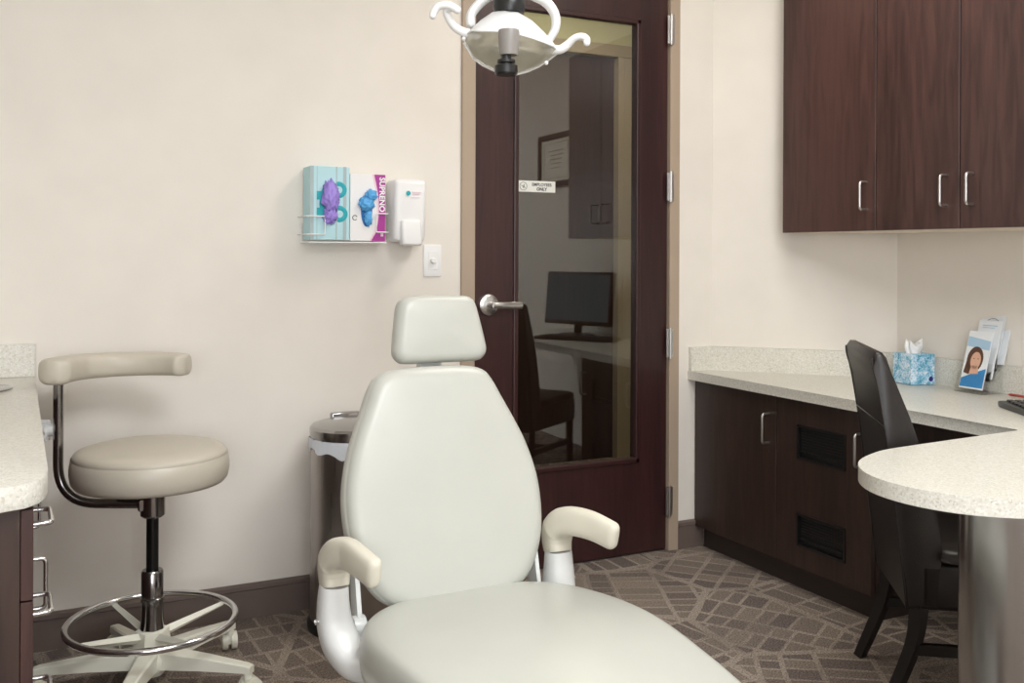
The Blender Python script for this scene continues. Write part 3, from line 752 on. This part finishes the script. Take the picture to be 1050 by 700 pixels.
# steel ring set in counter
dp = thing('steel_grommet', 'round stainless steel waste ring set in the left counter top', 'counter fitting', (-.105, 3.0, ZL))
bm = bmesh.new(); lathe(bm, [(.093, .0005), (.093, .004), (.088, .006), (.04, .004), (.03, .004)], n=48); finish('flange', bm, 'steel', dp, True, angle=40)
bm = bmesh.new(); lathe(bm, [(.03, .0), (.028, .0062)], n=30); finish('opening', bm, 'dark', dp)

# ------------------------------------------------------------------ trash can
tr = thing('trash_can', 'round brushed steel pedal bin with white liner behind the reclining chair', 'trash can', (.985, 3.075, 0))
R0 = .148
bm = bmesh.new(); lathe(bm, [(R0, .03), (R0, .59)], n=56); finish('body', bm, 'steeldark', tr, True, angle=40)
bm = bmesh.new(); lathe(bm, [(R0+.008, 0), (R0+.01, .02), (R0+.002, .034)], n=56); finish('base_ring', bm, 'black', tr, True, angle=40)
bm = bmesh.new(); lathe(bm, [(R0+.003, .612), (R0+.003, .64), (R0-.004, .648), (R0-.03, .655), (.02, .661)], n=56); finish('lid', bm, 'steel', tr, True, angle=30)
bm = bmesh.new(); n = 72; rs = []
for k, z in enumerate((.612, .60, .585, .57)):
    rs.append([bm.verts.new(((R0+.004+.003*math.sin(i*1.7+k))*math.cos(2*PI*i/n), (R0+.004+.003*math.sin(i*2.3+k))*math.sin(2*PI*i/n), z+(.008*math.sin(i*.9)+.006*math.sin(i*.37) if k == 3 else 0))) for i in range(n)])
for a, b in zip(rs, rs[1:]):
    for i in range(n): bm.faces.new((a[i], a[(i+1) % n], b[(i+1) % n], b[i]))
finish('liner', bm, 'liner', tr, True)
bm = bmesh.new(); box(bm, (-.045, R0-.02, .60), (.055, R0+.012, .664), .005, 2); finish('lid_hinge', bm, 'chromed', tr, True, angle=40)
bm = bmesh.new(); box(bm, (-.04, -R0-.035, .006), (.04, -R0+.01, .018), .004, 2); finish('pedal', bm, 'black', tr, True, angle=40)

# ------------------------------------------------------------------ operator stool
CX, CYs = .335, 2.875
st = thing('operator_stool', 'taupe round operator stool with curved arm rest on a white five star base', 'stool', (CX, CYs, 0))
# camera right in world xy
rt = Vector((math.cos(math.radians(26.68)), -math.sin(math.radians(26.68)), 0)); fw = Vector((math.sin(math.radians(26.68)), math.cos(math.radians(26.68)), 0))
def SP(r, f, z): return rt*r+fw*f+Vector((0, 0, z))
bm = bmesh.new(); prof = [(.02, .562), (.175, .562), (.196, .566), (.205, .577), (.209, .60), (.209, .615), (.205, .640), (.2035, .6415), (.2045, .643), (.199, .652), (.188, .66), (.165, .6655), (.1, .668), (.02, .669)]
lathe(bm, prof, tuple(SP(-.005, 0, 0)), 64); finish('seat', bm, 'taupe', st, True)
bm = bmesh.new(); lathe(bm, [(.11, .548), (.11, .566)], n=32); finish('seat_plate', bm, 'chromed', st, True, angle=40)
bm = bmesh.new(); lathe(bm, [(.028, .470), (.033, .475), (.033, .55)], n=28); box(bm, (-.04, -.02, .49), (.0, .02, .525), .004, 1); finish('column_head', bm, 'chromed', st, True, angle=40)
bm = bmesh.new(); cyl(bm, (0, 0, .3), (0, 0, .48), .0165, n=24); finish('gas_rod', bm, 'blackrod', st, True, angle=40)
bm = bmesh.new(); lathe(bm, [(.034, .12), (.033, .15), (.0295, .19), (.0285, .236), (.0315, .238), (.0315, .247), (.0295, .249), (.0295, .318), (.026, .323)], n=32); finish('column_sleeve', bm, 'chromed', st, True, angle=35)
bm = bmesh.new(); lathe(bm, [(.045, .10), (.05, .12), (.045, .158), (.034, .162)], n=6); finish('ring_hub', bm, 'base_white', st, True, angle=30)
for a in (45, 135, 225, 315):
    d = Vector((math.cos(math.radians(a+3)), math.sin(math.radians(a+3)), 0))
    dd = rt*d.x+fw*d.y
    bm = bmesh.new(); sweep(bm, [dd*.035+Vector((0, 0, .142)), dd*.218+Vector((0, 0, .172))], [(.014, .014), (.009, .007)], 4, up=(0, 0, 1), power=2)
    finish('ring_spoke', bm, 'base_white', st)
bm = bmesh.new(); sweep(bm, [(.222*math.cos(2*PI*i/64), .222*math.sin(2*PI*i/64), .182) for i in range(64)], .0095, 12, closed=True); finish('foot_ring', bm, 'chrome', st, True)
bm = bmesh.new(); lathe(bm, [(.03, .035), (.05, .06), (.055, .085), (.045, .105)], n=28); finish('base_hub', bm, 'base_white', st, True, angle=40)
for k, a in enumerate((-86, -12, 60, 131, 196)):
    d = rt*math.cos(math.radians(a))+fw*math.sin(math.radians(a)); p = Vector((-d.y, d.x, 0))
    bm = bmesh.new()
    sec = []
    for r, w_, zt, h in ((.03, .028, .108, .05), (.16, .02, .1, .036), (.285, .014, .088, .022), (.30, .012, .084, .02)):
        c = d*r; sec.append([bm.verts.new(c+p*s*w_+Vector((0, 0, z))) for s, z in ((-1, zt-h), (1, zt-h), (1, zt-.004), (.75, zt), (-.75, zt), (-1, zt-.004))])
    for a_, b_ in zip(sec, sec[1:]):
        for i in range(6): bm.faces.new((a_[i], a_[(i+1) % 6], b_[(i+1) % 6], b_[i]))
    bm.faces.new(sec[0]); bm.faces.new(sec[-1])
    cyl(bm, d*.288+Vector((0, 0, .05)), d*.288+Vector((0, 0, .075)), .012, n=14)
    leg = finish('leg', bm, 'base_white', st, True, angle=30)
    c = d*.288; q = (d*math.cos(.9)+p*math.sin(.9)); ax = Vector((-q.y, q.x, 0))
    bm = bmesh.new()
    for s in (-1, 1):
        o_ = c+ax*s*.013+q*.008+Vector((0, 0, .0265))
        cyl(bm, o_-ax*.008, o_+ax*.008, .0262, n=28); cyl(bm, o_+ax*s*.008, o_+ax*s*.0095, .019, n=24)
    cyl(bm, c+Vector((0, 0, .03)), c+Vector((0, 0, .055)), .011, n=14); box(bm, (c.x-.007, c.y-.007, .02), (c.x+.007, c.y+.007, .052))
    finish('caster', bm, 'base_white', leg, True, angle=40)
# back support tube (J)
bm = bmesh.new()
path = fillet([SP(-.03, 0, .505), SP(-.262, 0, .505), SP(-.262, .0, .84)], .11, 12)
sweep(bm, path, [.0135]*len(path), 16); finish('support_tube', bm, 'chromed', st, True, angle=60)
bm = bmesh.new(); cyl(bm, SP(-.262, 0, .78), SP(-.262, 0, .86), .0105, n=16); finish('height_post', bm, 'chrome', st, True, angle=60)
bm = bmesh.new(); cyl(bm, SP(-.272, 0, .705), SP(-.292, 0, .705), .015, n=14)
for i in range(5):
    a = 2*PI*i/5+.3; cyl(bm, SP(-.288, .021*math.cos(a), .705+.021*math.sin(a)), SP(-.312, .021*math.cos(a), .705+.021*math.sin(a)), .010, n=12)
cyl(bm, SP(-.289, 0, .705), SP(-.308, 0, .705), .022, n=18)
finish('knob', bm, 'whitep', st, True, angle=50)
# curved arm rest pad
bm = bmesh.new()
ctrl = [SP(-.258, -.05, .873), SP(-.256, .015, .873), SP(-.235, .09, .873), SP(-.165, .15, .873), SP(-.08, .172, .873), SP(-.01, .165, .873), SP(.045, .14, .873)]
pp = spline(ctrl, 9)
k = len(pp); rad = []
for i in range(k):
    t = i/(k-1); e0 = min(1, (t/.06)**.5) if t < .06 else 1; e1 = min(1, ((1-t)/.05)**.5) if t > .95 else 1
    e = max(.35, min(e0, e1)); wd = .047-.012*min(1, t*2.2)
    rad.append((wd*e, (.038-.006*t)*(.75+.25*e)))
sweep(bm, pp, rad, 24, up=(0, 0, 1), power=3.2)
finish('arm_rest', bm, 'taupe', st, True, angle=70)

# ------------------------------------------------------------------ dental chair (faces -Y)
dc = thing('dental_chair', 'large cream vinyl reclining dental chair with headrest and two armrests', 'dental chair', (.908, 2.08, 0), math.radians(1))
th = math.radians(18); zb = .42
TT = frame4((0, 0, zb), (1, 0, 0), (0, math.sin(th), math.cos(th)), (0, -math.cos(th), math.sin(th)))  # u->x, v->up along plane, w->towards front (-Y)
half = [(0.0, -.03), (.10, -.026), (.17, 0), (.212, .05), (.237, .11), (.247, .18), (.245, .25), (.228, .325), (.205, .385), (.18, .44), (.157, .49), (.135, .515), (.09, .527), (0, .53)]
outl = outline_spline(half+[(-x, y) for x, y in half[-2:0:-1]], 4)
bm = bmesh.new(); cushion(bm, outl, (0, .24), .03, .06, .03, .012)
for v in bm.verts:  # shallow lateral hollow
    if v.co.z > .01: v.co.z -= .0
bmesh.ops.transform(bm, matrix=TT, verts=bm.verts[:])
bk = finish('backrest', bm, 'vinyl', dc, True)
bm = bmesh.new()
hb = [(0, .008), (.09, .008), (.112, .014), (.124, .032), (.122, .06), (.112, .12), (.105, .152), (.094, .167), (.07, .174), (0, .176)]
hh = outline_spline(hb+[(-x, y) for x, y in hb[-2:0:-1]], 4)
cushion(bm, hh, (0, .09), .032, .03, .026, .006)
HT = frame4((.034, .18, .922), (1, 0, 0), (0, math.sin(.22), math.cos(.22)), (0, -math.cos(.22), math.sin(.22)))
bmesh.ops.transform(bm, matrix=HT, verts=bm.verts[:]); finish('headrest', bm, 'vinyl', dc, True)
bm = bmesh.new(); box(bm, (-.03, .19, .78), (.03, .215, 1.0), .004, 2); box(bm, (-.05, .2, .93), (.05, .235, 1.03), .01, 2)
bmesh.ops.transform(bm, matrix=Matrix.Translation((.02, .02, 0)), verts=bm.verts[:]); finish('headrest_stem', bm, 'whitem', dc, True, angle=40)
# back shell
bm = bmesh.new(); o2 = outline_spline([(x*.86, .24+(y-.24)*.86) for x, y in half]+[(-x*.86, .24+(y-.24)*.86) for x, y in half[-2:0:-1]], 3)
cushion(bm, o2, (0, .24), .0, .03, .01, 0); bmesh.ops.transform(bm, matrix=TT @ Matrix.Translation((0, 0, -.062)), verts=bm.verts[:]); finish('back_shell', bm, 'whitem', dc, True)
# seat / legrest
sh = [(0, .03), (.10, .022), (.19, -.005), (.255, -.07), (.29, -.17), (.300, -.28), (.295, -.40), (.282, -.54), (.266, -.70), (.248, -.86), (.228, -1.0), (.2, -1.1), (.15, -1.17), (0, -1.2)]
so = outline_spline(sh+[(-x, y) for x, y in sh[-2:0:-1]], 4)
def seatz(x, y, w):
    t = max(0, -y-.1)
    lift = -.035*min(1, max(0, (y+.02)/-.12))*0
    z = .355+w
    # drop of the leg rest towards the foot, slight rise at the knee
    z += .018*math.exp(-((y+.42)/.22)**2) - .16*max(0, -y-.62)**1.35
    return x, y, z
bm = bmesh.new(); cushion(bm, so, (0, -.5), .075, .045, .05, .022, fn=seatz, rings=14)
finish('seat', bm, 'vinyl', dc, True)
bm = bmesh.new(); so2 = [(x*.8, -.4+(y+.4)*.8) for x, y in so]
cushion(bm, so2, (0, -.5), .0, .05, .012, 0, fn=lambda x, y, w: (x, y, .305+w-.16*max(0, -y-.62)**1.35)); finish('seat_shell', bm, 'whitem', dc, True, angle=50)
# arms
def arm(sx):
    X = sx
    X = sx; yo = .068; ex = .008 if sx > 0 else .002
    post = spline([(X*.995, -.045+yo, .474), (X, -.045+yo, .432), (X*.99, -.05+yo, .388), (X*.955, -.07+yo, .348), (X*.86, -.105+yo, .317), (X*.6, -.14+yo, .312)], 6)
    bm = bmesh.new(); sweep(bm, post, [(.033, .030), (.036, .034), (.038, .038), (.04, .04), (.038, .036), (.034, .03)], 20, up=(1, 0, 0), power=2.6)
    a = finish('arm_support', bm, 'whitem', dc, True, angle=60)
    bm = bmesh.new(); cyl(bm, (X+math.copysign(.034, X), .018, .40), (X+math.copysign(.042, X), .018, .40), .006, n=12); finish('bolt', bm, 'chrome', a, True, angle=40)
    pp = spline([(X*.99, -.045+yo, .472), (X*.99, -.040+yo, .498), (X*.99, -.047+yo, .526), (X*.99, -.075+yo, .549), (X*.99+.006, -.12+yo, .560), (X+.014+ex, -.168+yo, .558), (X+.026+2*ex, -.216+yo, .546)], 8)
    n_ = len(pp); rd = []
    key = [(.034, .030), (.036, .033), (.036, .036), (.035, .029), (.034, .021), (.034, .019), (.033, .018)]
    for i_ in range(n_):
        u = i_/(n_-1)*6; j_ = min(int(u), 5); u -= j_
        rd.append((key[j_][0]*(1-u)+key[j_+1][0]*u, key[j_][1]*(1-u)+key[j_+1][1]*u))
    dv = (pp[-1]-pp[-2]).normalized()
    for a_ in (25, 45, 65, 80):
        q_ = math.radians(a_); pp.append(pp[n_-1]+dv*.016*math.sin(q_)); rd.append((.033-.016*(1-math.cos(q_)), .018-.016*(1-math.cos(q_))))
    bm = bmesh.new(); sweep(bm, pp, rd, 24, up=(1, 0, 0), power=3)
    finish('armrest_pad', bm, 'padvinyl', a, True, angle=70)
arm(-.288); arm(.284)
for sx in (-1, 1):
    bm = bmesh.new(); pts = [(.02, .30), (.05, .31), (.065, .38), (.075, .47), (.07, .55), (.06, .56), (.045, .5), (.02, .40), (.0, .35)]
    prism(bm, pts, sx*.228-.005, sx*.228+.005, 'x', bev=.002, seg=1)
    lathe(bm, [(.024, -.014), (.026, 0), (.024, .014)], (sx*.228, .03, .37), 24, 'x')
    finish('hinge_bracket', bm, 'whitem', dc, True, angle=40)
bm = bmesh.new(); box(bm, (-.17, -.10, .22), (.17, .12, .31), .02, 3); box(bm, (-.2, .02, .30), (.2, .09, .36), .012, 2); finish('underframe', bm, 'black', dc, True, angle=40)
bm = bmesh.new(); box(bm, (-.12, -.45, .02), (.12, -.05, .26), .04, 4); finish('pedestal', bm, 'whitem', dc, True, angle=40)
bm = bmesh.new(); box(bm, (-.25, -.85, 0), (.25, .15, .035), .03, 3); finish('base_plate', bm, 'whitem', dc, True, angle=40)

# ------------------------------------------------------------------ leather chair
pc = thing('side_chair', 'dark espresso leather high back side chair tucked at the desk top', 'chair', (2.19, 1.985, 0), math.radians(-36))
prof = [(0, .28), (-.012, .40), (-.045, .68), (-.072, .85), (-.086, .905), (-.088, .93), (-.078, .945), (-.062, .945), (-.05, .93), (-.035, .88), (.005, .78), (.045, .66), (.075, .52), (.085, .44), (.085, .28)]
bm = bmesh.new(); prism(bm, prof, -.2, .2, 'y', bev=.012, seg=3)
for v in bm.verts:
    v.co.z += .012*math.cos(v.co.y/.2*PI/2)*max(0, (v.co.z-.8)/.14); 
    v.co.x -= .012*max(0, (v.co.z-.78)/.16)*(1-(v.co.y/.2)**2)
finish('backrest', bm, 'leather', pc, True, angle=50)
bm = bmesh.new()
for y in (-.2, .2):
    sweep(bm, spline([(p[0]-.001, y*.985, p[1]) for p in prof[:6]], 3), .0028, 6)
sweep(bm, [(-.057, -.197, .75), (-.057, .197, .75)], .0022, 6)
finish('piping', bm, 'leather', pc, True)
bm = bmesh.new(); box(bm, (.03, -.2, .28), (.50, .2, .40), .012, 3); finish('seat_frame', bm, 'leather', pc, True, angle=50)
bm = bmesh.new(); ou = [(.07, -.19), (.3, -.2), (.49, -.195), (.505, 0), (.49, .195), (.3, .2), (.07, .19)]
cushion(bm, outline_spline(ou, 5), (.28, 0), .028, .01, .02, .016, fn=lambda x, y, w: (x, y, .41+w)); finish('seat', bm, 'leather', pc, True)
for y in (-.18, .18):
    bm = bmesh.new(); sweep(bm, spline([(.035, y, .30), (.02, y, .18), (-.05, y, 0)], 6), [(.02, .026), (.02, .022), (.017, .018)], 4, up=(1, 0, 0)); finish('leg', bm, 'legs', pc)
    bm = bmesh.new(); sweep(bm, [(.465, y, .30), (.468, y, 0)], [(.024, .024), (.019, .019)], 4, up=(1, 0, 0)); finish('leg', bm, 'legs', pc)
    bm = bmesh.new(); box(bm, (.01, y-.01, .155), (.46, y+.01, .185), .002, 1); finish('stretcher', bm, 'legs', pc)
bm = bmesh.new(); box(bm, (.22, -.18, .158), (.245, .18, .182), .002, 1); finish('stretcher', bm, 'legs', pc)

# ------------------------------------------------------------------ dental lamp
LD = 2.25
def cam_pt(px, py, D):
    yaw = math.radians(26.68); lat = (px-525)/1007.5*D; z = 1.2-(py-260.3)/1007.5*D
    return Vector((math.sin(yaw)*D+math.cos(yaw)*lat, math.cos(yaw)*D-math.sin(yaw)*lat, z))
Lc = cam_pt(522, 42, LD)
la = thing('dental_lamp', 'white dental operating lamp with two curved handles hanging over the chair', 'lamp', tuple(Lc), math.radians(-26.68))
# local: x right, y away, z up. scale m per px
S = LD/1007.5
tilt = Matrix.Rotation(math.radians(8), 4, 'Y')
def P2(px, py, y=0): return Vector(((px-522)*S, y, -(py-42)*S))
# reflector shell: lens outline, upper visor white, dish cream
top = [(475, 36), (482, 31), (492, 22), (504, 14), (516, 12), (530, 14), (544, 22), (556, 33), (566, 44), (571, 50)]
mid = [(475, 37), (484, 37), (495, 39), (507, 40), (519, 42), (533, 44), (545, 47), (556, 50), (565, 52), (571, 52)]
bot = [(475, 44), (484, 58), (494, 64.5), (505, 69.5), (516, 73), (528, 73.5), (540, 70.5), (552, 65.5), (563, 58.5), (571, 54)]
def sheet(bm, rows):
    V = [[bm.verts.new(p) for p in r] for r in rows]
    for a, b in zip(V, V[1:]):
        for i in range(len(a)-1): bm.faces.new((a[i], a[i+1], b[i+1], b[i]))
    return V
def bulge(i, n, d): t = i/(n-1); return d*math.sqrt(max(0, 1-(2*t-1)**2))
def rows_between(A, B, ya, yb, k=6, curve=0):
    R = []; n = len(A)
    for j in range(k+1):
        t = j/k
        R.append([P2(A[i][0]*(1-t)+B[i][0]*t, A[i][1]*(1-t)+B[i][1]*t, bulge(i, n, ya*(1-t)+yb*t+curve*math.sin(PI*t))) for i in range(n)])
    return R
bm = bmesh.new()
sheet(bm, rows_between(top, mid, -.015, -.085, 6, -.015))
sheet(bm, rows_between(top, top, -.015, .05, 1))
bmesh.ops.remove_doubles(bm, verts=bm.verts[:], dist=1e-4)
hs = finish('visor', bm, 'whitep', la, True, angle=60); hs.modifiers.new('s', 'SOLIDIFY').thickness = .003
bm = bmesh.new()
sheet(bm, rows_between([(x, y+2) for x, y in top], bot, .05, .035, 8, .05)); bmesh.ops.remove_doubles(bm, verts=bm.verts[:], dist=1e-4)
hr = finish('reflector', bm, 'reflector', la, True); hr.modifiers.new('s', 'SOLIDIFY').thickness = .004
bm = bmesh.new(); sheet(bm, rows_between(mid, bot, -.085, .03, 6, -.02)); bmesh.ops.remove_doubles(bm, verts=bm.verts[:], dist=1e-4)
finish('clear_shield', bm, 'shield', la, True)
bm = bmesh.new(); sweep(bm, [P2(*p, bulge(i, 10, -.085)) for i, p in enumerate(mid)], .0022, 8); sweep(bm, [P2(*p, bulge(i, 10, .035)) for i, p in enumerate(bot)], .0028, 8)
finish('rim', bm, 'whitep', la, True)
bm = bmesh.new(); lathe(bm, [(.0195, -.028), (.022, -.01), (.0235, .022), (.0225, .027)], tuple(P2(521, 53, -.098)), 28); finish('bulb_shade', bm, 'bulb', la, True, angle=40)
bm = bmesh.new(); c = P2(518.5, 78, -.098); lathe(bm, [(.022, -.016), (.0255, -.012), (.0255, .004), (.012, .006), (.012, .010), (.02, .011), (.02, .017), (.011, .018), (.011, .036)], tuple(c), 28); finish('knob', bm, 'black', la, True, angle=30)
bm = bmesh.new(); c = P2(521, 13, .01); lathe(bm, [(.034, 0), (.037, .012), (.036, .03), (.031, .045), (.031, .08)], tuple(c), 28); finish('swivel', bm, 'black', la, True, angle=30)
def rsweep(bm, path, rad, n=16, up=None):
    p_, r_ = rounded(path, rad); sweep(bm, p_, r_, n, up=up); return bm
bm = bmesh.new(); rsweep(bm, spline([P2(481, 22, .02), P2(482, 12, .02), P2(492, 0, .02), P2(507, -9, .02), P2(522, -12, .02), P2(540, -9, .02), P2(558, -1, .02), P2(568, 12, .02), P2(569, 26, .02), P2(563, 38, .02)], 6), [(.011, .016), (.011, .02), (.01, .016), (.012, .016), (.011, .02), (.009, .013)], 16, up=(0, 1, 0)); finish('yoke', bm, 'whitep', la, True)
bm = bmesh.new(); rsweep(bm, spline([P2(488, 37, -.01), P2(476, 35, -.015), P2(466, 30, -.02), P2(460, 22, -.03), P2(458, 15, -.04), P2(465, 13, -.05)], 6), [(.011, .011), (.010, .010), (.008, .009), (.009, .009)], 14)
rsweep(bm, spline([P2(469, 16, -.05), P2(461, 11.5, -.05), P2(451, 12, -.05), P2(446, 17, -.05), P2(444.5, 22, -.05)], 6), [.009, .0095, .0085, .008], 14)
finish('handle', bm, 'whitep', la, True)
bm = bmesh.new(); rsweep(bm, spline([P2(564, 51, -.01), P2(573, 52, -.015), P2(581, 47, -.02), P2(587, 42, -.03), P2(594, 40.5, -.035), P2(599, 43, -.035), P2(599.5, 47, -.035)], 6), [(.011, .011), (.010, .010), (.0075, .008), (.008, .0085), (.008, .008)], 14)
finish('handle', bm, 'whitep', la, True)
for px, py in ((475, 42), (559, 66)):
    bm = bmesh.new(); bmesh.ops.create_uvsphere(bm, u_segments=14, v_segments=8, radius=.005); bmesh.ops.transform(bm, matrix=Matrix.Translation(P2(px, py, -.02)), verts=bm.verts[:]); finish('clip', bm, 'whitep', la, True)
bm = bmesh.new(); zt = ZC-Lc.z
sweep(bm, fillet([P2(521, -8, .01), (P2(521, 0, .01).x, .01, zt-.45), (.5, .35, zt-.38), (.5, .35, zt-.01)], .06), .017, 16); lathe(bm, [(.09, zt-.03), (.09, zt-.001)], (.5, .35, 0), 32)
finish('support_arm', bm, 'whitep', la, True, angle=50)

# ------------------------------------------------------------------ ceiling lights
def panel(x, y, w, l, label, energy, col=(1, .96, .9)):
    t = thing('ceiling_light', label, 'ceiling light', (x, y, ZC), 0, 'ceiling lights')
    finish('frame', boxes(((-w/2-.03, -l/2-.03, -.02), (-w/2, l/2+.03, 0)), ((w/2, -l/2-.03, -.02), (w/2+.03, l/2+.03, 0)), ((-w/2, -l/2-.03, -.02), (w/2, -l/2, 0)), ((-w/2, l/2, -.02), (w/2, l/2+.03, 0))), 'whitep', t)
    finish('diffuser', boxes(((-w/2, -l/2, -.012), (w/2, l/2, -.002))), 'led', t)
    L = bpy.data.lights.new('panel_light', 'AREA'); L.shape = 'RECTANGLE'; L.size = w; L.size_y = l; L.energy = energy; L.color = col
    o = bpy.data.objects.new('panel_light', L); COL.objects.link(o); o.parent = t; o.location = (0, 0, -.03)
panel(.95, -.08, 1.2, 1.2, 'large square ceiling light panel above the middle of the room', 62, (.91, .965, 1))
panel(2.0, 2.15, .6, .6, 'small square ceiling light panel nearest the glass door', 13, (1, .92, .80))
# added window, unseen behind the camera, for soft low fill light
wn = tag(bpy.data.objects.new('added_window_1', None), kind='structure'); COL.objects.link(wn); wn.location = (-.6, YF, 1.45)
finish('added_window_frame', boxes(((-1.06, 0, -.66), (-1, .05, .66)), ((1, 0, -.66), (1.06, .05, .66)), ((-1.06, 0, -.66), (1.06, .05, -.6)), ((-1.06, 0, .6), (1.06, .05, .66)), ((-.02, 0, -.6), (.02, .04, .6))), 'whitep', wn)
finish('added_window_pane', boxes(((-1, 0, -.6), (1, .012, .6))), 'fillglow', wn)
L = bpy.data.lights.new('added_fill_light', 'AREA'); L.shape = 'RECTANGLE'; L.size = 2.0; L.size_y = 1.2; L.energy = 62; L.color = (.93, .96, 1)  # added area lamp, evens out the light on the lower wall
o = bpy.data.objects.new('added_fill_light', L); COL.objects.link(o); o.parent = wn; o.location = (0, .03, 0); o.rotation_euler = (math.radians(90), 0, 0)
t = thing('ceiling_light', 'small round corridor ceiling light beyond the glass door', 'ceiling light', (2.6, 4.15, ZC))
bm = bmesh.new(); lathe(bm, [(.12, -.03), (.14, -.005), (.14, 0)], n=32); finish('diffuser', bm, 'led', t, True, angle=40)
L = bpy.data.lights.new('corridor_lamp', 'AREA'); L.shape = 'DISK'; L.size = .25; L.energy = 14; L.color = (1, .93, .7)
o = bpy.data.objects.new('corridor_lamp', L); COL.objects.link(o); o.parent = t; o.location = (0, 0, -.04)

# ------------------------------------------------------------------ world, camera
w = bpy.data.worlds.new('World'); scene.world = w; w.use_nodes = True
w.node_tree.nodes['Background'].inputs['Color'].default_value = (.8, .85, 1, 1); w.node_tree.nodes['Background'].inputs['Strength'].default_value = .2
cam = bpy.data.cameras.new('Camera'); co = bpy.data.objects.new('Camera', cam); COL.objects.link(co)
cam.sensor_width = 36; cam.lens = 36*1007.5/1050; cam.shift_y = -89.7/1050; cam.clip_start = .05
yaw = math.radians(26.68); roll = math.radians(-.25)
f = Vector((math.sin(yaw), math.cos(yaw), 0)); r = Vector((math.cos(yaw), -math.sin(yaw), 0)); d = Vector((0, 0, -1))
r2 = r*math.cos(roll)+d*math.sin(roll); d2 = -r*math.sin(roll)+d*math.cos(roll)
co.matrix_world = frame4((0, 0, 1.2), r2, -d2, -f)
scene.camera = co
vs = scene.view_settings; vs.view_transform = 'Standard'; vs.look = 'None'; vs.gamma = 1; vs.use_curve_mapping = False; vs.exposure = -0.05
